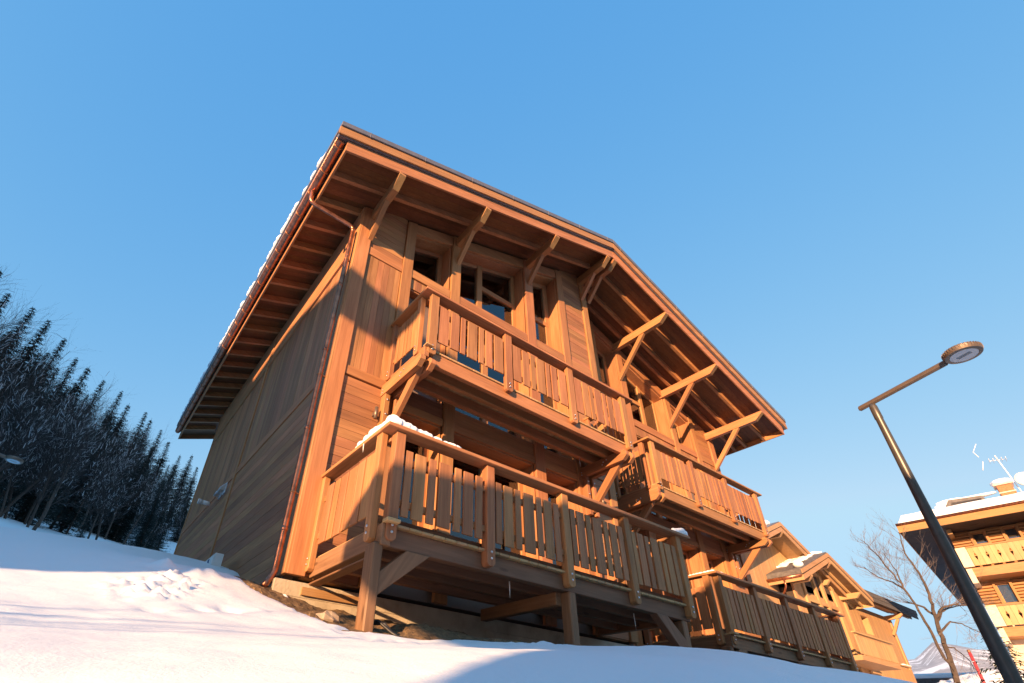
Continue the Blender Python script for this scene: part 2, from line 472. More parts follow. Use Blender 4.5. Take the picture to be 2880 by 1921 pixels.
    window(*COLS[0], 2.93, 4.965, shutter=True)
    window(*COLS[1], 2.93, 4.965, mull=(2.95,), names=('glass_door', 'pane'))
    window(*COLS[2], 2.93, 4.965, names=('glass_door', 'pane'))
    window(*COLS[0], 0.16, 2.505, names=('glass_door', 'pane'))
    window(*COLS[1], 0.16, 2.505, mull=(2.95,), names=('glass_door', 'pane'))
    window(*COLS[2], 0.16, 2.505, names=('glass_door', 'pane'))
unit(lambda x: x, 0.0)
unit(lambda x: 2 * RX - x, 0.69)

# ---- left side wall, right side wall, party return
def sidewall(xw, sgn, ya, yb):
    # sgn -1: cladding proud towards -x
    b = MB(); X = lambda d: xw + sgn * d
    h = 0.148; z = 0.02
    segs = [(ya + 0.04, 4.19), (4.35, yb)]
    while z < 2.64:
        for (p, q) in segs:
            b.box(X(-0.02), X(0.012 + random.uniform(-.0015, .0015)), p, q, z, z + h - 0.004, ax=1)
        z += h
    for (p, q) in segs:
        n = round((q - p) / 0.125); w = (q - p) / n
        for i in range(n):
            b.box(X(-0.02), X(0.012 + random.uniform(-.0015, .0015)), p + i * w + 0.0015, p + (i + 1) * w - 0.0015, 2.80, 5.24)
    b.build('siding', SD, HOUSE)
    b = MB()
    b.box(X(-0.02), X(0.035), 4.19, 4.35, 0.0, 6.20)
    b.box(X(-0.02), X(0.03), ya + 0.17, 4.189, 2.652, 2.798); b.box(X(-0.02), X(0.03), 4.351, yb, 2.652, 2.798)
    b.box(X(-0.02), X(0.05), ya + 0.17, 4.189, 5.242, 5.44); b.box(X(-0.02), X(0.05), 4.351, yb, 5.242, 5.44)
    b.box(X(-0.02), X(0.022), ya + 0.17, yb, 5.441, 6.26)
    b.box(X(-0.02), X(0.03), ya - 0.028, ya + 0.168, 0.0, zb(xw) + 0.03)
    b.box(X(-0.02), X(0.03), yb + 0.002, yb + 0.16, 0.0, zb(xw) + 0.03)
    b.build('trim', TR, HOUSE, bevel=0.004)
sidewall(0.0, -1, 0.0, 8.9)
sidewall(11.86, 1, 0.69, 8.9)
b = MB()
for i in range(5): b.box(5.91, 5.93, 0.035 + i * 0.13, 0.035 + (i + 1) * 0.13 - 0.003, 0.0, 8.3)
b.box(5.87, 5.908, 0.031, 0.80, 0.0, 8.32)
b.build('siding', SD, HOUSE)

# ---- roof
YF, YR = -0.963, 10.66
def slope_slab(b, x0, x1, d0, d1, ya, yb, mat=0, L=(0, 1, 0)):
    """slab following the roof on one side, between offsets d0,d1 above the rafter underside"""
    b.hexa([(x0, ya, zb(x0) + d0), (x1, ya, zb(x1) + d0), (x1, yb, zb(x1) + d0), (x0, yb, zb(x0) + d0),
            (x0, ya, zb(x0) + d1), (x1, ya, zb(x1) + d1), (x1, yb, zb(x1) + d1), (x0, yb, zb(x0) + d1)], L=L, mat=mat)
b = MB()
for (x0, x1) in ((-0.97, RX), (RX, 12.83)):
    slope_slab(b, x0, x1, 0.47, 0.585, -1.05, YR + 0.02)
for (x0, x1) in ((-0.955, RX), (RX, 12.815)):
    slope_slab(b, x0, x1, 0.262, 0.468, -1.0, YR)
# standing seam joints on the verge
for k in range(7):
    for sgn in (-1, 1):
        x = RX + sgn * (0.25 + k * 1.03)
        slope_slab(b, x - 0.006, x + 0.006, 0.46, 0.592, -1.056, -0.9)
roof = b.build('roof', M['metal'], HOUSE, bevel=0.006)
b = MB()
nb = 0
y = YF + 0.035
while y < YR - 0.02:
    yy = min(y + 0.118, YR - 0.02)
    slope_slab(b, -0.77, RX - 0.001, 0.132, 0.16, y, yy - 0.003, L=(1, 0, 0))
    slope_slab(b, RX + 0.001, 12.63, 0.132, 0.16, y, yy - 0.003, L=(1, 0, 0))
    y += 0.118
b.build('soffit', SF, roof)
# rafters
ys = [-0.43 + 0.575 * k for k in range(19)]
def rafter(x0, x1, y, s):
    b = MB(); slope_slab(b, x0, x1, 0.0, 0.131, y - 0.034, y + 0.034, L=(1, 0, s)); b.build('rafter', W, roof)
for y in ys: rafter(-0.765, 5.66 if y < 0 else 0.03, y, -0.36)
for y in (-0.43, 0.10, 0.41): rafter(6.06, 12.62, y, 0.36)
# verge boards (two steps) and eave boards
b = MB()
for (x0, x1) in ((-0.80, RX), (RX, 12.66)):
    slope_slab(b, x0, x1, -0.002, 0.255, YF, YF + 0.035, L=(x1 - x0, 0, SL * 7))
for (x0, x1) in ((-0.975, RX), (RX, 12.835)):
    slope_slab(b, x0, x1, 0.275, 0.466, -1.028, -1.001, L=(1, 0, 0.36))
slope_slab(b, -0.80, 12.66, 0, 0, 0, 0) if 0 else None
b.box(-0.80, -0.768, YF + 0.036, YR - 0.02, zb(-0.78), zb(-0.78) + 0.20)
b.box(12.628, 12.66, YF + 0.036, YR - 0.02, zb(12.64), zb(12.64) + 0.20)
for (x0, x1) in ((-0.80, RX), (RX, 12.66)):
    slope_slab(b, x0, x1, 0, 0.25, YR - 0.018, YR + 0.015, L=(1, 0, 0.36))
b.build('fascia_board', M['trim'], roof, bevel=0.004)
# spacers in the verge gap on the right slope
# gutter
def gutter(x, z, ya, yb):
    b = MB(); n = 9; r = 0.066
    vs = []; fs = []
    for i, yy in enumerate((ya, yb)):
        for k in range(n):
            a = math.pi * k / (n - 1)
            vs.append((x - r * math.cos(a), yy, z - r * math.sin(a)))
        for k in range(n):
            a = math.pi * (n - 1 - k) / (n - 1)
            vs.append((x - (r - 0.004) * math.cos(a), yy, z - (r - 0.004) * math.sin(a)))
    m_ = 2 * n
    for k in range(m_): fs.append((k, (k + 1) % m_, m_ + (k + 1) % m_, m_ + k))
    for base in (0, m_): fs.append(tuple(base + k for k in (range(n))))
    b.add(vs, fs, L=(0, 1, 0), smooth=False)
    b.tube([(x - r, ya, z + 0.004), (x - r, yb, z + 0.004)], 0.011, 8)
    g = b.build('gutter', M['copper'], HOUSE)
    y = ya + 0.1
    while y < yb:
        b = MB()
        pts = [(x - (r + 0.007) * math.cos(math.pi * q / 8), y, z - (r + 0.007) * math.sin(math.pi * q / 8)) for q in range(9)]
        pts = [(x - r - 0.006, y, z + 0.03)] + pts + [(x + r + 0.006, y, z + 0.03)]
        b.tube(pts, 0.0085, 6); y += 0.515
        if x < 0: b.build('gutter_bracket', M['brass'], g)
    return g
gutter(-0.885, 6.16, -0.93, YR - 0.05)
gutter(12.745, 6.16, -0.93, YR - 0.05)
# downpipe
def arc_path(pts, rr=0.07, n=5):
    pts = [Vector(p) for p in pts]; out = [pts[0]]
    for i in range(1, len(pts) - 1):
        a, c, d = pts[i - 1], pts[i], pts[i + 1]
        u = (a - c).normalized(); v = (d - c).normalized()
        for k in range(n + 1):
            t = k / n
            out.append((c + u * rr) * (1 - t) ** 2 + c * 2 * t * (1 - t) + (c + v * rr) * t ** 2)
    out.append(pts[-1]); return out
b = MB()
b.tube(arc_path([(-0.89, 0.12, 6.10), (-0.89, 0.12, 5.82), (-0.105, 0.055, 5.715), (-0.105, 0.055, -0.02), (-0.20, 0.0, -0.17)], 0.10), 0.036, 14)
for z in (5.60, 4.3, 3.02, 1.75, 0.45): b.tube([(-0.105, 0.055, z), (-0.105, 0.055, z + 0.05)], 0.040, 14)
for z in (4.9, 2.6, 0.9):
    b.tube([(-0.105, 0.055, z), (-0.105, 0.055, z + 0.02)], 0.043, 14, mat=1); b.box(-0.105, 0.0, 0.045, 0.065, z, z + 0.018, mat=1)
b.build('downpipe', [M['copper'], M['brass']], HOUSE)
# purlins and braces
def purlin(x, y_wall, w=0.12, brace=True, h=0.215):
    zt = min(zb(x), zb(x + w)) + 0.01
    zl = zt - h
    b = MB()
    b.prism([(x, y_wall + 0.2, zt), (x, YF + 0.0 - 0.003, zt), (x, YF - 0.003, zt - 0.05), (x, YF + 0.21, zl), (x, y_wall + 0.2, zl)], (w, 0, 0), L=(0, 1, 0))
    b.add([(x + .004, YF - 0.006, zt - 0.050), (x + w - .004, YF - 0.006, zt - 0.050), (x + w - .004, YF + 0.2045, zl + 0.001), (x + .004, YF + 0.2045, zl + 0.001)], [(0, 1, 2, 3)], L=(0, 0, 1), mat=1)
    o = b.build('purlin', [W, M['endgrain']], HOUSE, bevel=0.004)
    if brace:
        dy = 0.47 if y_wall < 0.3 else 0.92
        xc = x + w / 2 - 0.002
        d = 0.115
        c = MB()
        # knee brace with foot cut vertical on the post and head cut level under the purlin
        c.prism([(xc - 0.042, y_wall - 0.03, zl - dy - 0.07), (xc - 0.042, y_wall - 0.03, zl - dy + 0.09), (xc - 0.042, y_wall - dy + 0.11, zl), (xc - 0.042, y_wall - dy - 0.05, zl)], (0.084, 0, 0), L=(0, 1, -1))
        c.build('brace', W, o, bevel=0.004)
for x in (0.131, 1.964, 3.876, 5.67): purlin(x, 0.0)
purlin(5.925, 0.0)
for x in (7.752, 9.681, 11.58): purlin(x, 0.69)

# ---- plinth
b = MB()
b.box(-0.115, 5.95, -0.05, 9.02, -0.75, -0.07)
b.box(5.951, 11.95, 0.64, 9.02, -2.6, -0.07)
b.box(-0.117, 5.9, -0.056, -0.045, -0.225, -0.071)
b.build('plinth', M['concrete'], HOUSE, bevel=0.012)
b = MB()
b.box(0.18, 0.86, -0.09, -0.052, -0.20, -0.12)
b.build('formwork_board', M['endgrain'], HOUSE)

# ---- balconies
PAT_A = [(0.100, 0.270), (0.305, 0.452), (0.482, 0.568), (0.612, 0.785), (0.822, 0.908), (0.948, 1.078), (1.118, 1.288)]
PAT_B = [(0.083, 0.165), (0.197, 0.325), (0.362, 0.448), (0.490, 0.645), (0.688, 0.770), (0.805, 0.932), (0.966, 1.055)]
def slat(b, x0, x1, y0_, y1_, z0, z1, ax):
    j = random.uniform(-0.004, 0.004); k = random.uniform(-0.003, 0.003)
    if ax == 'x': b.box(x0, x1, y0_ + k, y1_ + k, z0 + j, z1 + j * 0.6)
    else: b.box(y0_ + k, y1_ + k, x0, x1, z0 + j, z1 + j * 0.6)
def post(parent, x, y, w, d, z0, z1, face=-1, side=False, mats=None):
    """hanging rail post; face -1: its face looks to -y, side: to -x"""
    b = MB(); c = 0.028
    if not side:
        b.prism([(x - w / 2, y, z0 + c), (x - w / 2 + c, y, z0), (x + w / 2 - c, y, z0), (x + w / 2, y, z0 + c), (x + w / 2, y, z1), (x - w / 2, y, z1)], (0, d, 0), L=(0, 0, 1))
        for dz in (0.075, 0.14): b.bolt((x, y - 0.002, z0 + dz), (0, -1, 0))
    else:
        b.prism([(x, y - w / 2, z0 + c), (x, y - w / 2 + c, z0), (x, y + w / 2 - c, z0), (x, y + w / 2, z0 + c), (x, y + w / 2, z1), (x, y - w / 2, z1)], (d, 0, 0), L=(0, 0, 1))
        for dz in (0.075, 0.14): b.bolt((x - 0.002, y, z0 + dz), (-1, 0, 0))
    return b.build('post', mats or [W, M['steel']], parent, bevel=0.005)

def balcony(dx, dy, dz=0.0):
    X = lambda x: x + dx
    Y = lambda y: y + dy
    Z = lambda z: z + dz
    yw = Y(0.0)
    b = MB()
    # rim, side beams, joists, boards
    b.box(X(0.955), X(5.20), Y(-0.935), Y(-0.86), Z(2.752), Z(2.955))
    b.box(X(0.875), X(0.953), Y(-0.99), yw, Z(2.80), Z(2.965)); b.box(X(5.19), X(5.26), Y(-0.95), yw, Z(2.80), Z(2.965))
    for yy in (-0.62, -0.30):
        b.box(X(0.956), X(5.185), Y(yy - 0.04), Y(yy + 0.04), Z(2.79), Z(2.955))
    x = 0.90
    while x < 5.22:
        b.box(X(x), X(min(x + 0.133, 5.25)), Y(-0.955), Y(-0.02), Z(2.958), Z(2.988), mat=1, ax=1); x += 0.138
    b.box(X(0.868), X(0.985), Y(-1.05), Y(-0.958), Z(2.958), Z(2.975), mat=1)
    B = b.build('balcony', [W, M['board']], HOUSE, bevel=0.004)
    # posts
    pxs = [0.985, 2.376, 3.770, 5.170]
    for p in pxs: post(B, X(p), Y(-1.005), 0.135, 0.07, Z(2.865), Z(3.955))
    for yy in (-0.045, -0.80): post(B, X(0.838), Y(yy), 0.10, 0.075, Z(2.90), Z(3.955), side=True)
    for yy in (-0.045, -0.80):
        b = MB(); b.box(X(5.262), X(5.33), Y(yy - .05), Y(yy + .05), Z(2.90), Z(3.955)); b.build('post', W, B, bevel=0.005)
    # slats on hidden rails
    b = MB()
    for i in range(3):
        x0 = pxs[i]
        for (a, c) in PAT_A: slat(b, X(x0 + a), X(x0 + c), Y(-0.985), Y(-0.962), Z(3.137), Z(3.813), 'x')
    b.box(X(1.05), X(5.10), Y(-0.961), Y(-0.915), Z(3.665), Z(3.735)); b.box(X(1.05), X(5.10), Y(-0.961), Y(-0.915), Z(3.225), Z(3.29))
    yy = -0.73
    for w in (0.125, 0.115, 0.085, 0.15, 0.085):
        slat(b, Y(yy), Y(yy + w - 0.022), X(0.852), X(0.874), Z(3.10), Z(3.80), 'y'); yy += w
    b.box(X(0.875), X(0.915), Y(-0.72), Y(-0.10), Z(3.665), Z(3.735)); b.box(X(0.875), X(0.915), Y(-0.72), Y(-0.10), Z(3.19), Z(3.25))
    yy = -0.73
    for w in (0.125, 0.115, 0.085, 0.15, 0.085):
        slat(b, Y(yy), Y(yy + w - 0.022), X(5.285), X(5.307), Z(3.10), Z(3.80), 'y'); yy += w
    b.build('railing_slats', W, B, bevel=0.003)
    b = MB()
    b.box(X(0.80), X(5.43), Y(-1.045), Y(-0.875), Z(3.957), Z(3.998)); b.box(X(0.80), X(0.95), Y(-0.874), Y(0.0), Z(3.957), Z(3.998))
    b.box(X(5.25), X(5.40), Y(-0.874), Y(0.0), Z(3.957), Z(3.998))
    b.build('handrail', W, B, bevel=0.005)
    # paired brackets with knee brace between
    for xb in (0.80, 4.945):
        for off in (0.0, 0.165):
            b = MB(); x0 = X(xb + off)
            b.prism([(x0, yw + 0.05, Z(2.617)), (x0, Y(-0.945), Z(2.617)), (x0, Y(-1.035), Z(2.69)), (x0, Y(-1.035), Z(2.75)), (x0, Y(-0.99), Z(2.797)), (x0, yw + 0.05, Z(2.797))], (0.082, 0, 0), L=(0, 1, 0))
            if off == 0:
                for (q, z) in ((-0.62, 2.74), (-0.55, 2.72), (-0.52, 2.68), (-0.05, 2.70), (-0.05, 2.65)): b.bolt((x0 - 0.002, Y(q), Z(z)), (-1, 0, 0), 0.010)
            b.build('bracket', [W, M['steel']], B, bevel=0.005)
            b = MB()
            b.box(x0 + 0.012, x0 + 0.092, Y(-0.13), yw, Z(1.9), Z(2.615))
            for z in (2.02, 2.28, 2.52):
                b.bolt((x0 + 0.052, Y(-0.132), Z(z)), (0, -1, 0), 0.014)
            b.build('wall_post', [W, M['steel']], B, bevel=0.005)
        b = MB(); xc = X(xb + 0.088)
        b.prism([(xc, Y(-0.12), Z(1.95)), (xc, Y(-0.12), Z(2.12)), (xc, Y(-0.70), Z(2.70)), (xc, Y(-0.90), Z(2.70)), ], (0.074, 0, 0), L=(0, 1, -1))
        b.build('brace', W, B, bevel=0.005)
    return B
balcony(0, 0); balcony(6.03, 0.69, 0.03)

def deck(dx, dy, first):
    X = lambda x: x + dx
    Y = lambda y: y + dy
    b = MB()
    b.box(X(0.27), X(5.04), Y(-1.50), Y(-1.40), 0.02, 0.193)
    b.box(X(0.262), X(0.36), Y(-1.58), Y(0.0), 0.0, 0.192); b.box(X(4.93), X(5.03), Y(-1.39), Y(0.0), 0.0, 0.192)
    b.box(X(0.25), X(0.37), Y(-1.39), Y(0.0), -0.085, -0.065, mat=0)
    for yy in (-1.08, -0.72, -0.36): b.box(X(0.361), X(4.929), Y(yy - 0.04), Y(yy + 0.04), 0.03, 0.192)
    for xx in (2.66,): b.box(X(xx - 0.05), X(xx + 0.05), Y(-1.39), Y(-0.05), -0.12, 0.02)
    x = 0.29
    while x < 5.03:
        b.box(X(x), X(min(x + 0.131, 5.05)), Y(-1.555), Y(-0.02), 0.195, 0.222, mat=1, ax=1); x += 0.1365
    b.box(X(0.262), X(5.03), Y(-1.462), Y(-1.44), 0.226, 0.30)
    b.box(X(0.262), X(0.40), Y(-1.66), Y(-1.56), 0.195, 0.23, mat=1)
    D = b.build('deck', [BM, M['board']], HOUSE, bevel=0.005)
    dw = [BM, M['steel']]
    pxs = [0.3465, 1.505, 2.67, 3.83, 4.985]
    for p in pxs: post(D, X(p), Y(-1.60), 0.108, 0.098, 0.045, 1.147, mats=[W, M['steel']])
    for yy in (-0.05, -1.42): post(D, X(0.19), Y(yy), 0.11, 0.072, 0.045, 1.147, side=True, mats=[W, M['steel']])
    for yy in (-0.05, -1.42):
        b = MB(); b.box(X(5.032), X(5.10), Y(yy - .05), Y(yy + .05), 0.05, 1.147); b.build('post', W, D, bevel=0.005)
    b = MB()
    for i in range(4):
        for (a, c) in PAT_B: slat(b, X(pxs[i] + a), X(pxs[i] + c), Y(-1.585), Y(-1.562), 0.298, 0.980, 'x')
    for z in (0.835, 0.395): b.box(X(0.40), X(4.93), Y(-1.561), Y(-1.515), z, z + 0.065)
    yy = -1.345
    for w in (0.205, 0.185, 0.215, 0.19, 0.16, 0.20):
        slat(b, Y(yy), Y(yy + w - 0.03), X(0.205), X(0.228), 0.298, 0.980, 'y'); yy += w
    for z in (0.835, 0.395): b.box(X(0.229), X(0.272), Y(-1.37), Y(-0.10), z, z + 0.065)
    yy = -1.345
    for w in (0.205, 0.185, 0.215, 0.19, 0.16, 0.20):
        slat(b, Y(yy), Y(yy + w - 0.03), X(5.06), X(5.083), 0.298, 0.980, 'y'); yy += w
    b.build('railing_slats', W, D, bevel=0.003)
    b = MB()
    b.box(X(0.165), X(5.225), Y(-1.65), Y(-1.455), 1.149, 1.190); b.box(X(0.165), X(0.325), Y(-1.454), Y(0.0), 1.149, 1.190)
    b.box(X(5.02), X(5.18), Y(-1.454), Y(0.0), 1.149, 1.190)
    b.build('handrail', W, D, bevel=0.005)
    # supports
    zf = -0.72 if first else -2.2
    def sup(x0, x1, y0_, y1_, z1=0.0):
        b = MB(); b.box(X(x0), X(x1), Y(y0_), Y(y1_), zf, z1); b.build('support_post', BM, D, bevel=0.012)
    def knee(pts):
        b = MB(); b.prism([(X(p[0]), Y(-1.52), p[1]) for p in pts], (0, 0.11, 0), L=(pts[2][0] - pts[0][0], 0, pts[2][1] - pts[0][1])); b.build('brace', BM, D, bevel=0.006)
    sup(0.205, 0.305, -1.56, -1.40, 0.02 if first else 0.02)
    knee([(0.306, -0.42), (0.306, -0.22), (0.57, 0.018), (0.83, 0.018)])
    if first:
        sup(2.69, 2.80, -1.52, -1.38, 0.018)
        sup(4.84, 4.95, -1.50, -1.36, 0.018)
        knee([(4.838, -0.50), (4.838, -0.24), (4.50, 0.018), (4.27, 0.018)])
    else:
        sup(2.62, 2.76, -1.50, -1.36, 0.018); sup(4.84, 4.95, -1.50, -1.36, 0.018)
        knee([(4.838, -0.50), (4.838, -0.24), (4.50, 0.018), (4.27, 0.018)])
    return D
deck(0, 0, True); deck(6.9, 0.69, False)

# ---- wall lamps, vents
def wall_lamp(x, y):
    b = MB(); b.tube([(x, y - 0.07, 2.19), (x, y - 0.07, 2.37)], 0.026, 14); b.box(x - 0.02, x + 0.02, y - 0.05, y + 0.006, 2.25, 2.30)
    b.build('wall_lamp', M['lampmetal'], HOUSE)
wall_lamp(0.735, 0.0); wall_lamp(5.42, 0.0)
b = MB()
b.tube([(0.02, 6.15, 2.66), (-0.20, 6.15, 2.66)], 0.045, 12); b.tube([(-0.17, 6.15, 2.66), (-0.26, 6.15, 2.66)], 0.055, 12)
for k in range(3): b.tube([(-0.19 - k * .025, 6.15, 2.66), (-0.20 - k * .025, 6.15, 2.66)], 0.059, 12, mat=1)
b.build('flue_pipe', [M['white'], M['grey']], HOUSE)
for yy in (4.82, 5.12):
    b = MB()
    b.prism([(-0.012, yy - 0.09, 2.46), (-0.012, yy + 0.09, 2.46), (-0.012, yy + 0.09, 2.68), (-0.012, yy - 0.09, 2.68)], (-0.03, 0, 0))
    b.prism([(-0.04, yy - 0.08, 2.67), (-0.14, yy - 0.08, 2.55), (-0.14, yy - 0.08, 2.50), (-0.04, yy - 0.08, 2.50)], (0, 0.16, 0), mat=0)
    b.build('wall_vent', [M['steel'], M['grey']], HOUSE, bevel=0.006)
# ------------------------------------------------------------------ terrain
from mathutils import noise as mnoise
CP = [(-.3, 0, -.13), (-.3, 1.55, .2), (-.2, 1.9, .36), (0, 4.13, .89), (0, 9.1, 2.15), (-.6, -.4, -.26), (-.25, -.4, -.30), (0, -1.0, -.52),
      (-2.6, 1.45, .24), (-3.0, 4.5, .93), (-1.34, 2.5, .56), (-2.3, -1.08, -.58), (-1.0, .8, .08), (-4, 0, -.30), (-6, 2, .15), (-8, -3, -1.1),
      (-1.0, 6, 1.33), (-3.2, 8, 1.55),
      (-1.76, -5.6, -1.95), (-1.80, -4.2, -1.335), (-.82, -4.46, -1.275), (-.19, -4.63, -1.235), (.48, -4.64, -1.185), (-1.5, -3.05, -1.09), (-1.3, -2.0, -.83), (-.3, -2.2, -.86), (0.2, -3.3, -1.0), (1.4, -3.2, -.86),
      (-3.4, -3.5, -1.25), (-4, -5.8, -2.2), (0.3, -6.0, -2.0), (3, -6.2, -1.95), (7, -6, -2.0), (2.2, -3.9, -.98), (4.2, -3.6, -.84),
      (0.25, -1.75, -.73), (.75, -2.2, -.84), (1.24, -2.2, -.76), (1.51, -2.15, -.71), (2.27, -2.2, -.665), (2.86, -2.2, -.592), (3.44, -2.2, -.592),
      (4.39, -2.2, -.582), (5.23, -2.2, -.558), (6.11, -2.2, -.55), (6.9, -2.2, -.555), (8.2, -2.3, -.62), (10, -2.5, -.78), (12.5, -2.7, -1.05),
      (.35, -1.2, -.57), (.5, 0, -.26), (1.1, 0, -.28), (1.9, 0, -.27), (1.2, -1.2, -.57), (2, -1.2, -.57), (3, 0, -.42), (3, -1.2, -.75), (4.5, -1.0, -.80), (6, 0, -.85), (6, -1.2, -.85), (8, -.8, -1.0), (11, -.8, -1.2), (8, 1, -1.1), (12, 1.5, -1.2),
      (14, -2, -1.25), (16, -5, -1.7), (18, 2, -.9), (20, -2, -.9), (12, -6.5, -2.1), (24, 5, .2), (24, -6, -.8), (3, 6, 0), (8, 6, -.4), (12, 9, -.2), (6, 12, .6), (-7, 8, 1.5), (-10, 3, .2), (-10, -8, -2.4), (0, -9, -3.0), (10, -9, -2.6), (20, -9, -1.6), (16, 12, 1.0), (24, 13, 1.3), (0, 13, 3.0), (-6, 13, 2.4)]
CPA = np.array(CP, dtype=float)
def tps(r2):
    return np.where(r2 > 1e-12, 0.5 * r2 * np.log(np.maximum(r2, 1e-12)), 0)
_n = len(CPA)
_K = tps(((CPA[:, None, :2] - CPA[None, :, :2]) ** 2).sum(-1)) + np.eye(_n) * 0.004
_P = np.c_[np.ones(_n), CPA[:, :2]]
_A = np.block([[_K, _P], [_P.T, np.zeros((3, 3))]])
_w = np.linalg.solve(_A, np.r_[CPA[:, 2], 0, 0, 0])
def h_near(x, y):
    s = x.shape; x = x.ravel(); y = y.ravel(); out = np.empty(len(x))
    for i in range(0, len(x), 20000):
        xx, yy = x[i:i + 20000], y[i:i + 20000]
        d = (xx[:, None] - CPA[None, :, 0]) ** 2 + (yy[:, None] - CPA[None, :, 1]) ** 2
        out[i:i + 20000] = tps(d) @ _w[:_n] + _w[_n] + _w[_n + 1] * xx + _w[_n + 2] * yy
    return out.reshape(s)
def sstep(a, b, t):
    t = np.clip((t - a) / (b - a), 0, 1); return t * t * (3 - 2 * t)
def h_far(x, y):
    dx, dy = x + 1.76, y + 5.5
    r = np.hypot(dx, dy); az = np.degrees(np.arctan2(dx, dy))
    hill_el = 12.6 + 0.055 * np.clip(r - 16, 0, 90) + 0.11 * np.clip(-az, -10, 45) + 0.36 * np.clip(-az - 24, 0, 52)  # last term steepens the unseen left slope so it shades the forest
    hill = -1.38 + np.minimum(r, 260) * np.tan(np.radians(hill_el))
    val = -1.38 + 0.045 * np.minimum(r, 60) - 0.02 * np.clip(r - 60, 0, 300)
    mt_el = 6.9 + 0.55 * np.sin(az * 0.9 + 1.0) + 0.35 * np.sin(az * 2.3)
    mt = np.where(r > 330, (r - 330) / (1900 - 330) * 1900 * np.tan(np.radians(mt_el)) + -6, -1e9)
    val = np.maximum(val, np.minimum(mt, 1900 * np.tan(np.radians(mt_el))))
    wl = 1 - sstep(14, 46, az); wl = wl * sstep(-103, -78, az)
    back = -2.9 + np.clip((r - 70) / 380, 0, 1) * (65 + 9 * np.sin(az * .17) + 6 * np.sin(az * .41))  # unseen ridge behind the camera, added to block warm low sky
    wv = sstep(14, 46, az) * (1 - sstep(105, 130, az))
    return hill * wl + val * wv + back * (1 - wl - wv)
def height(x, y):
    r = np.hypot(x + 1.76, y + 5.5)
    inside = np.maximum(np.maximum((x - 22) / 4, (-8 - x) / 4), np.maximum((y - 11) / 4, (-7.5 - y) / 2))
    wgt = sstep(0, 1, inside)
    hn = np.zeros_like(x)
    mk = wgt < 1
    hn[mk] = h_near(x[mk], y[mk])
    return hn * (1 - wgt) + h_far(x, y) * wgt
def hz(x, y): return float(height(np.array([float(x)]), np.array([float(y)]))[0])

def axis(segs):
    out = []
    for a, b_, st in segs: out += list(np.arange(a, b_, st))
    return out
def geo(a, b_, st, k):
    out = [a]
    while out[-1] < b_: out.append(out[-1] + st); st *= k
    return out
gx = sorted([-v for v in geo(6, 500, .4, 1.16)[1:]]) + axis([(-6, -3.4, .16), (-3.4, 4.0, .042), (4.0, 8, .1), (8, 16, .25)]) + geo(16, 3000, .35, 1.10)
gy = sorted([-v for v in geo(8, 400, .6, 1.3)[1:]]) + axis([(-8, -4.6, .16), (-4.6, .6, .042), (.6, 4, .12), (4, 12, .3)]) + geo(12, 1800, .45, 1.12)
GX, GY = np.meshgrid(np.array(gx), np.array(gy))
GZ = height(GX, GY)
nx, ny = len(gx), len(gy)
def fbm(x, y, sc, oc=4):
    v = 0; a = 1
    for o in range(oc):
        v += a * mnoise.noise((x * sc * 2 ** o, y * sc * 2 ** o, 3.7 + o)); a *= 0.5
    return v
# low relief, crust edge and the churned patch left of the corner
flatx, flaty, flatz = GX.ravel(), GY.ravel(), GZ.ravel().copy()
for i in range(len(flatx)):
    x, y = flatx[i], flaty[i]
    if -8 < x < 18 and -8 < y < 10:
        flatz[i] += 0.018 * fbm(x, y, 0.9, 3) + 0.004 * fbm(x, y, 7, 2)
        if -4 < x < 2 and -4.6 < y < 1:
            # churned snow: around (-1.25,-1.2) trailing down the bank
            t = (y + 1.15) / 0.9
            d = math.hypot((x + 1.28 - 0.25 * t) / 0.36, t / 0.85)
            mk = max(0, 1 - d)
            if mk > 0:
                flatz[i] += min(1, mk * 2.2) * (0.085 * max(0, mnoise.noise((x * 11, y * 11, 1.2))) + 0.05 * mnoise.noise((x * 22, y * 22, 4.2)))
            for (cx, cy, rr, hh) in ((-1.18, -.28, .10, .075), (-.93, -.42, .09, .055), (-.80, -.32, .11, .065), (-.88, -.85, .05, .03), (-.86, -1.62, .12, -.04), (-1.05, -1.75, .10, -.04), (-.6, -1.5, .05, .02), (-.25, -2.0, .05, .022), (-1.35, -2.05, .1, -.03)):
                q = ((x - cx) ** 2 + (y - cy) ** 2) / rr ** 2
                if q < 4: flatz[i] += hh * math.exp(-q * 1.6) * (1 + 0.5 * mnoise.noise((x * 20, y * 20, 0)))
        # crumbly rim of the crest in front of the decks
        if -0.2 < x < 9 and -2.6 < y < -1.7:
            q = math.exp(-((y + 2.12) / 0.16) ** 2)
            flatz[i] += q * 0.026 * (mnoise.noise((x * 9, y * 9, 8)) + 0.6 * mnoise.noise((x * 21, y * 21, 8)))
    elif math.hypot(x, y) > 300:
        flatz[i] += 14 * fbm(x, y, 0.006, 4)
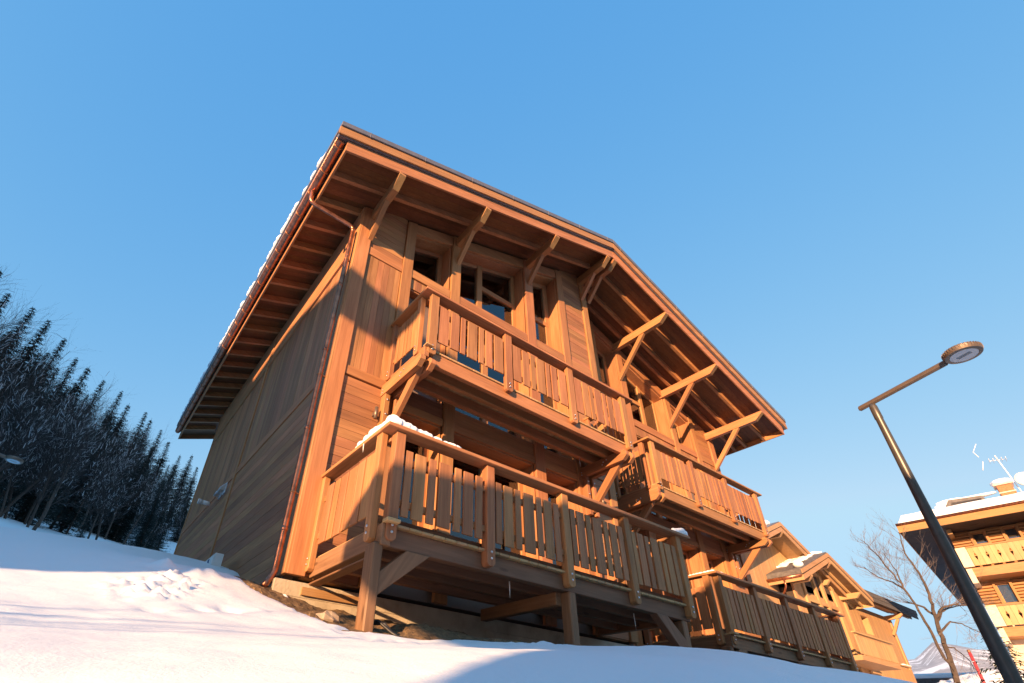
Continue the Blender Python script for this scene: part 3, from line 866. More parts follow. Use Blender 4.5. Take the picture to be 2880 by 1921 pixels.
# dip the snow under the decks so that bare soil shows
def soilmask(x, y):
    e = 0.10 * mnoise.noise((x * 3.1, y * 3.1, 5)) + 0.05 * mnoise.noise((x * 9, y * 9, 2))
    m1 = min((x + 0.02 + e) / 0.2, (y + 1.66 + e + 0.10 * (x < 1.0)) / 0.18, 1) if x < 30 else -1
    # strip round the left corner
    px, py = -0.30 + 0.0 * x, 0.0
    cx = -0.42 + 0.55 * max(0, min(1, (0.35 - y) / 1.7))
    m2 = min((0.25 + e - abs(x - cx - 0.03)) / 0.12, (y + 1.6) / 0.2, (0.52 + e - y) / 0.15, 1)
    return max(m1, m2)
for i in range(len(flatx)):
    x, y = flatx[i], flaty[i]
    if -1.2 < x < 13 and -2.2 < y < 8.9:
        mk = soilmask(x, y)
        if mk > 0: flatz[i] -= 0.11 * mk
verts = np.c_[flatx, flaty, flatz]
idx = np.arange(nx * ny).reshape(ny, nx)
faces = np.c_[idx[:-1, :-1].ravel(), idx[:-1, 1:].ravel(), idx[1:, 1:].ravel(), idx[1:, :-1].ravel()]
me = bpy.data.meshes.new('snow_ground')
me.from_pydata(verts.tolist(), [], faces.tolist())
me.polygons.foreach_set('use_smooth', [True] * len(faces))
# far slopes carry woods: wooded snow material by distance
gmat, t, b, out = new_mat('snow_ground')
tc = N(t, 'ShaderNodeTexCoord'); geo_ = N(t, 'ShaderNodeNewGeometry')
n = N(t, 'ShaderNodeTexNoise', Scale=70.0, Detail=5.0, Roughness=0.75); n2 = N(t, 'ShaderNodeTexNoise', Scale=5.0, Detail=5.0, Roughness=0.55)
t.links.new(geo_.outputs['Position'], n.inputs['Vector']); t.links.new(geo_.outputs['Position'], n2.inputs['Vector'])
b1 = N(t, 'ShaderNodeBump', Strength=0.5, Distance=0.006); b2 = N(t, 'ShaderNodeBump', Strength=0.25, Distance=0.035)
t.links.new(n.outputs['Fac'], b1.inputs['Height']); t.links.new(n2.outputs['Fac'], b2.inputs['Height'])
t.links.new(b2.outputs[0], b1.inputs['Normal']); t.links.new(b1.outputs[0], b.inputs['Normal'])
nf = N(t, 'ShaderNodeTexNoise', Scale=0.012, Detail=8.0, Roughness=0.7); t.links.new(geo_.outputs['Position'], nf.inputs['Vector'])
rf = ramp(t, [(0.44, (0.85, 0.87, 0.90)), (0.50, (0.42, 0.40, 0.41)), (0.7, (0.30, 0.29, 0.30))]); t.links.new(nf.outputs['Fac'], rf.inputs[0])
ln = N(t, 'ShaderNodeVectorMath', operation='LENGTH'); t.links.new(geo_.outputs['Position'], ln.inputs[0])
mr = N(t, 'ShaderNodeMapRange'); mr.inputs['From Min'].default_value = 420; mr.inputs['From Max'].default_value = 700
t.links.new(ln.outputs['Value'], mr.inputs['Value'])
mx = N(t, 'ShaderNodeMix', data_type='RGBA'); mx.inputs[6].default_value = (0.85, 0.87, 0.90, 1)
t.links.new(mr.outputs[0], mx.inputs[0]); t.links.new(rf.outputs[0], mx.inputs[7]); t.links.new(mx.outputs[2], b.inputs['Base Color'])
b.inputs['Roughness'].default_value = 0.55; b.inputs['Specular IOR Level'].default_value = 0.2
me.materials.append(gmat)
go = bpy.data.objects.new('snow_ground', me); COL.objects.link(go)
put(go, 'snow covered ground rising as a bank to the chalet, with hills behind', 'snow', kind='structure')

# bare soil sheet under the decks and along the plinth corner
sx = np.arange(-1.1, 12.6, .05); sy = np.arange(-2.3, 1.2, .05)
SX, SY = np.meshgrid(sx, sy); SZ = height(SX, SY)
fx_, fy_, fz_ = SX.ravel(), SY.ravel(), SZ.ravel().copy()
for i in range(len(fx_)):
    x, y = fx_[i], fy_[i]
    mk = soilmask(x, y)
    fz_[i] += -0.012 + 0.05 * fbm(x, y, 2.2, 3) + 0.022 * mnoise.noise((x * 14, y * 14, 0)) - (0.16 * min(1, -mk * 3) if mk < 0 else 0)
    fz_[i] += 0.05 * math.exp(-((x - 1.0) ** 2 / .10 + (y + 1.35) ** 2 / .05)) + 0.05 * math.exp(-((x - 1.95) ** 2 / .05 + (y + 1.35) ** 2 / .05))
me = bpy.data.meshes.new('soil')
ii = np.arange(len(sx) * len(sy)).reshape(len(sy), len(sx))
me.from_pydata(np.c_[fx_, fy_, fz_].tolist(), [], np.c_[ii[:-1, :-1].ravel(), ii[:-1, 1:].ravel(), ii[1:, 1:].ravel(), ii[1:, :-1].ravel()].tolist())
me.materials.append(M['soil'])
o = bpy.data.objects.new('soil', me); COL.objects.link(o)
put(o, 'bare brown soil under the decks and beside the plinth', 'soil', kind='structure')

# ------------------------------------------------------------------ lumps of snow lying on things
def lump(name, pts, label, cat='snow', group=None, seed=0, sub=2, mat=None, disp=0.014, zmin=None):
    """rounded heap of snow: list of (centre, radii) fused by a remesh"""
    b = MB()
    for c, r in pts:
        vs = []; fs = []; nu, nv = 10, 7
        for j in range(nv + 1):
            th = math.pi * j / nv
            for k in range(nu):
                ph = 2 * math.pi * k / nu
                zz = c[2] + r[2] * math.cos(th)
                vs.append((c[0] + r[0] * math.sin(th) * math.cos(ph), c[1] + r[1] * math.sin(th) * math.sin(ph), zz if zmin is None else max(zmin, zz)))
        for j in range(nv):
            for k in range(nu):
                fs.append((j * nu + k, (j + 1) * nu + k, (j + 1) * nu + (k + 1) % nu, j * nu + (k + 1) % nu))
        b.add(vs, fs, smooth=True)
    o = b.build(name, mat or M['snow'])
    rm = o.modifiers.new('remesh', 'REMESH'); rm.mode = 'VOXEL'; rm.voxel_size = max(0.007, min(pts[0][1]) * 0.22); rm.use_smooth_shade = True
    tx = bpy.data.textures.new('clouds', 'CLOUDS'); tx.noise_scale = 0.07
    dm = o.modifiers.new('rough', 'DISPLACE'); dm.texture = tx; dm.strength = disp; dm.texture_coords = 'GLOBAL'
    if label: put(o, label, cat, group)
    return o
rnd = random.Random(5)
def ridge(path, n, rw, rh, jit=0.015):
    out = []
    for i in range(n):
        t = i / (n - 1) * (len(path) - 1); k = min(int(t), len(path) - 2); f = t - k
        p = Vector(path[k][:3]).lerp(Vector(path[k + 1][:3]), f); s = path[k][3] * (1 - f) + path[k + 1][3] * f
        out.append(((p.x + rnd.uniform(-jit, jit), p.y + rnd.uniform(-jit, jit), p.z + rh * s * 0.35), (rw * s * rnd.uniform(.9, 1.15), rw * s * rnd.uniform(.9, 1.15), rh * s * rnd.uniform(.85, 1.2))))
    return out
lump('rail_snow', ridge([(0.245, -0.62, 1.19, .55), (0.245, -1.05, 1.20, 1.0), (0.25, -1.56, 1.20, 1.25), (0.55, -1.56, 1.195, .9), (0.98, -1.57, 1.193, .62), (1.06, -1.57, 1.193, .6)], 34, 0.075, 0.065),
     'long strip of melting snow on the corner of the front deck handrail', zmin=1.186, disp=.010)
lump('rail_snow', ridge([(4.96, -1.56, 1.195, .55), (5.06, -1.56, 1.20, 1.0), (5.14, -1.57, 1.21, 1.0), (5.20, -1.58, 1.20, .8)], 9, 0.065, 0.07, 0.02),
     'knobbly lump of snow at the right end of the front deck handrail', zmin=1.186)
lump('rail_snow', ridge([(7.12, -0.45, 1.19, .6), (7.13, -0.85, 1.19, .8), (7.3, -0.87, 1.19, .75), (7.62, -0.88, 1.19, .5)], 18, 0.07, 0.035),
     'thin snow film on the corner of the right-hand deck handrail', zmin=1.186, disp=.008)
lump('rail_snow', ridge([(10.4, 0.05, 0.98, .5), (10.9, 0.05, 0.985, .8), (11.5, 0.05, 0.98, .8), (11.8, .05, .98, .5)], 14, 0.07, 0.05),
     'strip of snow behind the right end of the right-hand deck railing')
# crust of snow along the left eave, above the gutter
pts = []
y = -0.45
while y < 10.4:
    s = 0.9 + 0.5 * rnd.random()
    if not (0.15 < y < 0.5 or rnd.random() < 0.10 or y < 0.9 and rnd.random() < .4):
        pts.append(((-0.93 + rnd.uniform(-.012, .012), y, zb(-.93) + 0.592 + 0.02), (0.055 * s, 0.16, 0.042 * s)))
        pts.append(((-0.80, y, zb(-.80) + 0.60), (0.13, 0.14, 0.03)))
    y += 0.11 + rnd.random() * .06
lump('roof_snow', pts, 'ragged crust of sunlit snow along the left eave above the copper gutter', disp=0.02)
# icicles
def icicle(x, y, z, l, label):
    b = MB(); b.tube([(x, y, z), (x + .002, y, z - l * .5), (x + .004, y, z - l)], [0.007, 0.005, 0.001], 6)
    put(b.build('icicle', M['white']), label, 'icicle')
icicle(0.165, -1.12, 1.15, 0.10, 'short icicle hanging from the snowy side handrail of the front deck')
icicle(1.95, -1.36, 0.02, 0.17, 'thin icicle hanging under the front deck left of the middle support')
icicle(4.1, -1.3, 0.02, 0.2, 'thin icicle hanging under the front deck near its right brace')
icicle(4.62, -0.30, 2.79, 0.17, 'thin icicle hanging under the left balcony near its right bracket')
# stones
def stone(x, y, s, label, seed):
    b = MB(); r = random.Random(seed)
    vs = []; fs = []; nu, nv = 9, 6
    for j in range(nv + 1):
        th = math.pi * j / nv
        for k in range(nu):
            ph = 2 * math.pi * k / nu; q = s * r.uniform(.8, 1.15)
            vs.append((x + q * 1.2 * math.sin(th) * math.cos(ph), y + q * math.sin(th) * math.sin(ph), hz(x, y) - .03 + q * .75 * math.cos(th)))
    for j in range(nv):
        for k in range(nu): fs.append((j * nu + k, (j + 1) * nu + k, (j + 1) * nu + (k + 1) % nu, j * nu + (k + 1) % nu))
    b.add(vs, fs); put(b.build('stone', M['stone'], bevel=0.004), label, 'stone')
stone(1.15, -1.35, .06, 'small pale stone in the sunlit soil heap under the front deck', 1)
stone(1.0, -1.32, .04, 'smaller stone left of the pale stone under the front deck', 2)
stone(2.05, -1.42, .09, 'angular boulder in the soil left of the middle deck support', 3)
stone(0.02, -1.25, .10, 'pale flat stone leaning behind the corner support of the deck', 4)
# cable at the foot of the corner support
b = MB()
b.tube([(0.30, -1.38, -0.60), (0.38, -1.48, -0.60), (0.46, -1.58, -0.69), (0.52, -1.66, -0.74)], 0.014, 8)
b.tube([(0.31, -1.40, -0.62), (0.42, -1.52, -0.62), (0.50, -1.56, -0.70), (0.60, -1.60, -0.76)], 0.012, 8)
put(b.build('cable', M['black']), 'black cables coming out of the soil at the corner deck support', 'cable')
# electrical cabinet
b = MB()
z0 = hz(-.3, 2.4) - 0.15
b.box(-0.33, -0.215, 2.2, 2.75, z0, 0.645); b.box(-0.345, -0.332, 2.215, 2.735, z0 + .05, 0.625)
b.box(-0.352, -0.345, 2.42, 2.50, 0.53, 0.60, mat=1)
bx_ = b.build('electrical_cabinet', [M['white'], M['blue_ink']], bevel=0.006)
put(bx_, 'small white electrical cabinet half buried in snow by the left wall', 'cabinet')

# ------------------------------------------------------------------ unseen asphalt added to cut snow bounce
rx_ = np.arange(-46, 46, 1.0); ry_ = np.arange(-19, -7.4, .6)
QX, QY = np.meshgrid(rx_, ry_); QZ = height(QX, QY) + .09
me = bpy.data.meshes.new('added_road'); ii = np.arange(QX.size).reshape(QX.shape)
me.from_pydata(np.c_[QX.ravel(), QY.ravel(), QZ.ravel()].tolist(), [], np.c_[ii[:-1, :-1].ravel(), ii[:-1, 1:].ravel(), ii[1:, 1:].ravel(), ii[1:, :-1].ravel()].tolist())
me.materials.append(plain('asphalt', (0.05, 0.05, 0.053), 0.75, 0, 3, .3, .2))
o = bpy.data.objects.new('added_road', me); COL.objects.link(o); put(o, 'unseen dark asphalt sheet added behind the camera to cut snow bounce', 'added_road', kind='structure')
# ------------------------------------------------------------------ neighbouring buildings
class Fr:
    """local frame: a = along the facade (right), d = depth (away), z up"""
    def __init__(s, ox, oy, ang=0.0):
        s.o = Vector((ox, oy, 0)); c, n = math.cos(ang), math.sin(ang)
        s.a = Vector((c, n, 0)); s.d = Vector((-n, c, 0))
    def P(s, a, d, z): return s.o + s.a * a + s.d * d + Vector((0, 0, z))
    def box(s, b, a0, a1, d0, d1, z0, z1, mat=0, ax=None):
        if a0 > a1: a0, a1 = a1, a0
        if d0 > d1: d0, d1 = d1, d0
        e = (a1 - a0, d1 - d0, z1 - z0)
        if ax is None: ax = max(range(3), key=lambda i: e[i])
        L = (s.a, s.d, Vector((0, 0, 1)))[ax]
        b.hexa([s.P(a0, d0, z0), s.P(a1, d0, z0), s.P(a1, d1, z0), s.P(a0, d1, z0), s.P(a0, d0, z1), s.P(a1, d0, z1), s.P(a1, d1, z1), s.P(a0, d1, z1)], L=L, mat=mat)
    def planks_v(s, b, a0, a1, d, z0, z1, w=0.14, th=0.02, zt=None):
        n = max(1, round((a1 - a0) / w)); w = (a1 - a0) / n
        for i in range(n):
            p, q = a0 + i * w + .002, a0 + (i + 1) * w - .002
            t0, t1 = (zt(p), zt(q)) if zt else (z1, z1)
            b.hexa([s.P(p, d - th, z0), s.P(q, d - th, z0), s.P(q, d, z0), s.P(p, d, z0), s.P(p, d - th, t0), s.P(q, d - th, t1), s.P(q, d, t1), s.P(p, d, t0)], L=(0, 0, 1))
    def slope(s, b, a0, z0, a1, z1, t, d0, d1, mat=0, L=None):
        b.hexa([s.P(a0, d0, z0), s.P(a1, d0, z1), s.P(a1, d1, z1), s.P(a0, d1, z0), s.P(a0, d0, z0 + t), s.P(a1, d0, z1 + t), s.P(a1, d1, z1 + t), s.P(a0, d1, z0 + t)], L=L or s.d, mat=mat)

M['lightwood'] = wood('pale_larch', (0.34, 0.19, 0.085), (0.44, 0.26, 0.125), (0.52, 0.33, 0.17), vary=0.10)
M['shadewood'] = wood('shade_darkened_wood', (0.022, 0.018, 0.018), (0.032, 0.026, 0.026), (0.045, 0.036, 0.034), vary=.2)  # near-black tone puts the eave shade into soffit and side wall colour
M['lightsoffit'] = wood('pale_soffit', (0.22, 0.12, 0.05), (0.30, 0.17, 0.075), (0.36, 0.21, 0.10), vary=0.12)

def gable_house(F, wl, wr, depth, z_base, z_ridge, a_ridge, sl, over, front, label, wallm, trimm, roofm, cat='chalet', snow=0.0, th=0.45, wins=(), purl=(), gutters=True, name='gable_house', rafters=False, back=None):
    back = over if back is None else back
    """a gabled timber house; wl, wr = wall corners, z_ridge = top of the verge at the ridge"""
    H = empty(name, F.P((wl + wr) / 2, depth / 2, z_base), label, cat)
    zr = lambda a: z_ridge - th - sl * abs(a - a_ridge)
    b = MB()
    F.box(b, wl, wr, 0.06, depth, z_base, zr(wl if abs(wl - a_ridge) > abs(wr - a_ridge) else wr))
    b.prism([F.P(wl, 0.06, zr(wl) - .6), F.P(wr, 0.06, zr(wr) - .6), F.P(wr, 0.06, zr(wr) + .1), F.P(a_ridge, 0.06, zr(a_ridge) + .1), F.P(wl, 0.06, zr(wl) + .1)], F.d * (depth - .1))
    b.build('core', M['dark'], H)
    b = MB(); cuts = sorted(wins)
    a = wl
    F.planks_v(b, wl, wr, 0.06, z_base, None, zt=lambda q: zr(q) + 0.08) if not wins else None
    if wins:
        edges = [wl]
        for w in cuts: edges += [w[0], w[1]]
        edges.append(wr)
        for i in range(0, len(edges), 2):
            if edges[i + 1] - edges[i] > 0.03: F.planks_v(b, edges[i], edges[i + 1], 0.06, z_base, None, zt=lambda q: zr(q) + 0.08)
        for w in cuts:
            F.planks_v(b, w[0], w[1], 0.06, z_base, w[2]); F.planks_v(b, w[0], w[1], 0.06, w[3], None, zt=lambda q: zr(q) + 0.08)
    for e, sgn in ((wl, -1), (wr, 1)):
        z = z_base
        while z < zr(e) + .05:
            F.box(b, e, e + sgn * 0.02, 0.06, depth, z, min(z + 0.145, zr(e) + .05), ax=1); z += 0.15
    wall = b.build('wall', wallm, H)
    b = MB()
    for e, sgn in ((wl, -1), (wr, 1)): F.box(b, e - .16 if sgn > 0 else e - .035, e + .035 if sgn > 0 else e + .16, -0.02, 0.03, z_base, zr(e) + .02)
    b.build('corner_trim', trimm, H)
    for w in cuts:
        f = MB()
        F.box(f, w[0], w[0] + .08, 0.10, 0.16, w[2], w[3]); F.box(f, w[1] - .08, w[1], 0.10, 0.16, w[2], w[3])
        F.box(f, w[0] + .08, w[1] - .08, 0.10, 0.16, w[2], w[2] + .08); F.box(f, w[0] + .08, w[1] - .08, 0.10, 0.16, w[3] - .08, w[3])
        fo = f.build('window', trimm, H)
        g = MB(); F.box(g, w[0] + .08, w[1] - .08, 0.125, 0.135, w[2] + .08, w[3] - .08); g.build('pane', M['glass'], fo)
    el, er = wl - over, wr + over
    b = MB()
    F.slope(b, el, zr(el) + .24, a_ridge, zr(a_ridge) + .24, th - .24, -front, depth + back, mat=0); F.slope(b, a_ridge, zr(a_ridge) + .24, er, zr(er) + .24, th - .24, -front, depth + back)
    roof = b.build('roof', roofm, H, bevel=0.01)
    b = MB()
    F.slope(b, el + .03, zr(el) + .16 + .03 * sl, a_ridge, zr(a_ridge) + .16, .07, -front + .04, depth + back - .1); F.slope(b, a_ridge, zr(a_ridge) + .16, er - .03, zr(er) + .16 + .03 * sl, .07, -front + .04, depth + back - .1)
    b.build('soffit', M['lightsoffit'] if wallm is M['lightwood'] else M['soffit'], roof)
    b = MB()
    for (p, q) in ((el, a_ridge), (a_ridge, er)):
        F.slope(b, p, zr(p), q, zr(q), .22, -front - .01, -front + .03, L=F.a); F.slope(b, p - (.1 if p == el else 0), zr(p) + .26, q + (.1 if q == er else 0), zr(q) + .26, th - .30, -front - .045, -front - .012, L=F.a)
    F.box(b, el, el + .03, -front + .04, depth + back - .1, zr(el), zr(el) + .2); F.box(b, er - .03, er, -front + .04, depth + back - .1, zr(er), zr(er) + .2)
    b.build('fascia_board', trimm, roof)
    if rafters:
        for dd in np.arange(-front + .45, min(depth, 3), .6):
            b = MB(); F.slope(b, el + .03, zr(el) + .03, a_ridge, zr(a_ridge) + .02, .12, dd, dd + .07, L=F.a); F.slope(b, a_ridge, zr(a_ridge) + .02, er - .03, zr(er) + .03, .12, dd, dd + .07, L=F.a)
            b.build('rafter', trimm, roof)
    for p in purl:
        b = MB(); zt = zr(p) - 0.0
        b.prism([F.P(p - .09, 0.2, zt), F.P(p - .09, -front, zt), F.P(p - .09, -front, zt - .06), F.P(p - .09, -front + .18, zt - .24), F.P(p - .09, 0.2, zt - .24)], F.a * .18, L=F.d)
        o = b.build('purlin', trimm, H, bevel=.006)
    if gutters:
        b = MB()
        for e in (el - .06, er + .06): b.tube([F.P(e, -front + .03, zr(el if e < a_ridge else er) + .2), F.P(e, depth + back - .1, zr(el if e < a_ridge else er) + .2)], .06, 8)
        b.build('gutter', M['copper'], H)
    if snow > 0:
        b = MB()
        for (p, q) in ((el + .03, a_ridge), (a_ridge, er - .03)):
            F.slope(b, p, zr(p) + th + .003, q, zr(q) + th + .003, snow, -front + .25, depth + back - .1)
        put(b.build('roof_snow', M['snow'], H, bevel=.08), None)
    return H, zr, roof

# chalet to the left of the camera, whose eave corner throws the pointed shadow on the facade
F1 = Fr(-13.225 - 14.0, -7.07)
H1, zr1, _ = gable_house(F1, 0, 14.0, 6.0, -3.2, 9.62, 7.0, 0.36, 0.80, 0.98, 'timber chalet beside the camera on the left whose roof corner shades the facade', M['siding'], M['trim'], M['metal'], snow=0.15, purl=(13.8, 11.4, 7.0), name='shading_chalet', th=.5)
# unseen low house towards the sun, shaped to shade decks and snow
s_ = Vector((-SUN_DIR.x, -SUN_DIR.y)).normalized()
h_ = Vector((s_.y, -s_.x))                      # to the right as seen from the sun
t0 = 14.0
def N2o(u): return Vector((-s_.x * t0 + h_.x * u, -s_.y * t0 + h_.y * u))
o2 = N2o(3.38)
F2 = Fr(o2.x, o2.y, math.atan2(-h_.y, -h_.x))    # depth axis runs on towards the sun
H2, zr2, _ = gable_house(F2, -5.9, 0, 2.6, -3.2, 5.44, -2.62, 0.55, 2.43, 1.0, 'unseen low timber house behind the camera, shaped to shade the decks and snow', M['siding'], M['trim'], M['metal'], snow=0.10, purl=(-0.1, -2.3), name='shading_house', th=.42, back=.3)
b = MB()
wz = lambda w_: w_ + 0.178 * 13.4
b.prism([F2.P(0.0, -.6, wz(-1.35)), F2.P(1.88, -.6, wz(-.52)), F2.P(2.38, -.6, wz(-.05)), F2.P(2.33, -.6, wz(.25)), F2.P(0.0, -.6, wz(1.0))], F2.d * .12)
b.build('shadow_panel', M['siding'], H2)  # added panel, its outline cut to the shadow edge on the snow

o3 = N2o(12.6) - Vector((s_.x, s_.y)) * 3.0  # another unseen house, added so the fir and snow heap lie in shade
F2b = Fr(o3.x, o3.y, math.atan2(-h_.y, -h_.x))
gable_house(F2b, -5.0, 0, 3.0, -3.6, 3.75 + .178 * 16 - .1, -2.5, 0.30, 0.9, 0.9, 'second unseen house, added to shade the fir and snow heap, right of the first seen from the sun', M['siding'], M['trim'], M['metal'], snow=0.10, purl=(-2.5,), name='shading_house', th=.42, back=.3)

# ---- pale chalet with twin gables to the right
F3 = Fr(0, 5.5)
HE, zrE, rE = gable_house(F3, 20.7, 29.6, 11, -1.5, 8.08, 25.15, 0.43, 0.85, 0.9, 'pale new chalet with two stepped snowy gables behind the right end of the main chalet', M['lightwood'], M['lightwood'], M['metal'], snow=0.0, purl=(25.15, 28.9), name='pale_chalet', th=.5)
def part_gable():
    F = Fr(0, 4.9); wl, wr, ar, sl, zt, th, fr = 25.1, 30.85, 27.95, 0.405, 7.03, .5, .9
    zr = lambda a: zt - th - sl * abs(a - ar)
    b = MB(); F.box(b, wl, wr, .08, .62, -1.5, zr(wl)); b.prism([F.P(wl, .08, zr(wl) - .3), F.P(wr, .08, zr(wr) - .3), F.P(wr, .08, zr(wr) + .1), F.P(ar, .08, zr(ar) + .1), F.P(wl, .08, zr(wl) + .1)], F.d * .5)
    b.build('core', M['dark'], HE)
    b = MB()
    F.planks_v(b, wl, 26.25, .07, -1.5, None, zt=lambda q: zr(q) + .05)
    F.planks_v(b, 29.75, wr, .07, -1.5, None, zt=lambda q: zr(q) + .05)
    F.planks_v(b, 26.25, 29.75, .07, 2.0, 2.6); F.planks_v(b, 26.25, 29.75, .07, -1.5, 0.2); F.planks_v(b, 26.25, 29.75, .07, 4.75, 5.0)
    b.build('wall', M['lightwood'], HE)
    b = MB()
    for (p, q) in ((wl - .03, wl + .18), (26.2, 26.42), (27.5, 27.72), (28.4, 28.62), (29.55, 29.78), (wr - .18, wr + .03)):
        b.hexa([F.P(p, -.03, -1.5), F.P(q, -.03, -1.5), F.P(q, .05, -1.5), F.P(p, .05, -1.5), F.P(p, -.03, zr(p) + .03), F.P(q, -.03, zr(q) + .03), F.P(q, .05, zr(q) + .03), F.P(p, .05, zr(p) + .03)], L=(0, 0, 1))
    for (p, q) in ((26.42, 27.5), (27.72, 28.4), (28.62, 29.55)):
        F.box(b, p, q, -.02, .05, 4.6, 4.78); F.box(b, p, p + .03, .05, .4, 2.6, 6.2); F.box(b, q - .03, q, .05, .4, 2.6, 6.2)
        b.hexa([F.P(p, -.01, zr(p) - .3), F.P(q, -.01, zr(q) - .3), F.P(q, .3, zr(q) - .3), F.P(p, .3, zr(p) - .3), F.P(p, -.01, zr(p) + .03), F.P(q, -.01, zr(q) + .03), F.P(q, .3, zr(q) + .03), F.P(p, .3, zr(p) + .03)], L=F.a)
    b.build('trim', M['lightwood'], HE)
    for (p, q) in ((26.45, 27.47), (27.75, 28.37), (28.65, 29.52)):
        f = MB(); F.box(f, p, p + .08, .3, .36, 4.8, zr((p)) - .3); F.box(f, q - .08, q, .3, .36, 4.8, zr(q) - .3); F.box(f, p, q, .3, .36, 4.8, 4.9)
        fo = f.build('window', M['lightwood'], HE); g = MB(); F.box(g, p + .08, q - .08, .33, .34, 4.9, zr(q if q > ar else p) - .32); g.build('pane', M['glass'], fo)
    b = MB(); el, er = 24.22, 31.72
    for (p, q) in ((el, ar), (ar, er)): F.slope(b, p, zr(p) + .24, q, zr(q) + .24, .26, -fr, .75)
    for (p, q) in ((el, ar), (ar, er)): F.slope(b, p, zr(p) + .24, q, zr(q) + .24, .26, .752, 4.5)
    r = b.build('roof', M['slate'], HE, bevel=.01)
    b = MB()
    for (p, q) in ((el, ar), (ar, er)): F.slope(b, p, zr(p) + .15, q, zr(q) + .15, .08, -fr + .04, .75)
    b.build('soffit', M['lightsoffit'], r)
    b = MB()
    for (p, q) in ((el, ar), (ar, er)):
        F.slope(b, p, zr(p), q, zr(q), .21, -fr - .01, -fr + .03, L=F.a); F.slope(b, p - .08 if p == el else p, zr(p) + .25, q + .08 if q == er else q, zr(q) + .25, .19, -fr - .045, -fr - .012, L=F.a)
    F.box(b, el, el + .03, -fr + .03, .75, zr(el), zr(el) + .2); F.box(b, er - .03, er, -fr + .03, .75, zr(er), zr(er) + .2)
    b.build('fascia_board', M['lightwood'], r)
    for dd in (-.45, .0):
        for (p, q) in ((el + .03, ar), (ar, er - .03)):
            b = MB(); F.slope(b, p, zr(p) + .02, q, zr(q) + .02, .125, dd, dd + .08, L=F.a); b.build('rafter', M['lightwood'], r)
    for p in (25.2, ar, 30.45):
        b = MB(); zt_ = zr(p)
        b.prism([F.P(p - .08, .2, zt_), F.P(p - .08, -fr, zt_), F.P(p - .08, -fr, zt_ - .07), F.P(p - .08, -fr + .2, zt_ - .26), F.P(p - .08, .2, zt_ - .26)], F.a * .16, L=F.d); b.build('purlin', M['lightwood'], HE, bevel=.006)
    b = MB(); b.tube([F.P(el - .07, -fr + .05, zr(el) + .2), F.P(el - .07, .7, zr(el) + .2)], .065, 8)
    g = b.build('gutter', M['copper'], HE)
    b = MB(); b.tube(arc_path([F.P(el - .07, -.1, zr(el) + .16), F.P(el - .07, -.1, zr(el) - .15), F.P(el + .5, .4, zr(el) - .45), F.P(el + .5, .4, -1.5)], .1), .04, 8)
    b.build('downpipe', M['copper'], HE)
    # snow on the small gable's roof and on the ridge behind
    b = MB()
    for (p, q, d0, d1, tt) in ((26.1, 27.93, -.45, 3.6, .10), (25.6, 26.12, .2, 3.4, .07), (27.97, 31.6, -.7, 4.2, .09)): F.slope(b, p, zr(p) + .505, q, zr(q) + .505, tt, d0, d1)
    o = b.build('roof_snow', M['snow'], None)
    rm = o.modifiers.new('remesh', 'REMESH'); rm.mode = 'VOXEL'; rm.voxel_size = .045; rm.use_smooth_shade = True
    tx = bpy.data.textures.new('clouds', 'CLOUDS'); tx.noise_scale = .35
    dm = o.modifiers.new('rough', 'DISPLACE'); dm.texture = tx; dm.strength = .16; dm.texture_coords = 'GLOBAL'
    put(o, 'patch of snow on the small front gable roof of the pale chalet', 'snow')
    lump('roof_snow', [((24.4 + .1 * k, 5.3, 8.08 - .43 * abs(24.4 + .1 * k - 25.15) + .06), (.22, .3, .16 + .05 * math.sin(k))) for k in range(8)], 'snow cap on the higher gable ridge of the pale chalet', disp=.05)
    lump('roof_snow', [((24.75, 4.25, zr(24.75) + .60), (.22, .22, .16))], 'small clump of snow above the short copper gutter of the pale chalet', disp=.03)
    # balcony of the pale chalet, low right
    B = MB(); F.box(B, 27.0, 31.3, -1.1, 0, 2.1, 2.3); F.box(B, 27.0, 31.4, -1.15, -1.0, 3.2, 3.26)
    bo = B.build('balcony', M['lightwood'], HE)
    b = MB()
    for i in range(34): F.box(b, 27.02 + i * .126, 27.02 + i * .126 + .1, -1.1, -1.075, 2.35, 3.1)
    b.build('railing_slats', M['lightwood'], bo)
part_gable()

# ---- long chalet further right: eave to the front
F4 = Fr(0, 7.0)
HH = empty('long_chalet', (41, 9, 0), 'golden boarded chalet with dark metal roof and narrow window, right of the pale chalet', 'chalet')
b = MB(); F4.box(b, 33.0, 39.2, .08, 8, -1.5, 6.55); F4.box(b, 40.35, 44.35, .08, 8, -1.5, 6.55); F4.box(b, 39.2, 40.35, .5, 8, -1.5, 6.55); F4.box(b, 39.2, 40.35, .08, .5, -1.5, 5.0); F4.box(b, 39.2, 40.35, .08, .5, 6.1, 6.55)
b.build('core', M['dark'], HH)
b = MB()
F4.planks_v(b, 33, 39.2, .07, 3.3, 6.6); F4.planks_v(b, 40.35, 44.4, .07, 3.3, 6.6); F4.planks_v(b, 39.2, 40.35, .07, 6.1, 6.6); F4.planks_v(b, 39.2, 40.35, .07, 3.3, 5.0)
F4.planks_v(b, 33, 44.4, .07, -1.5, 2.9)
F4.box(b, 33, 44.42, .0, .07, 2.9, 3.3, ax=0)
F4.box(b, 44.2, 44.44, -.02, .08, -1.5, 6.6)
b.build('wall', M['lightwood'], HH)
b = MB(); F4.box(b, 39.2, 39.23, .07, .5, 5.0, 6.1); F4.box(b, 40.32, 40.35, .07, .5, 5.0, 6.1); F4.box(b, 39.2, 40.35, .07, .5, 6.07, 6.1)
wn = b.build('window', M['lightwood'], HH); b = MB(); F4.box(b, 39.23, 40.32, .44, .455, 5.0, 6.07); b.build('pane', M['glass'], wn)
b = MB()
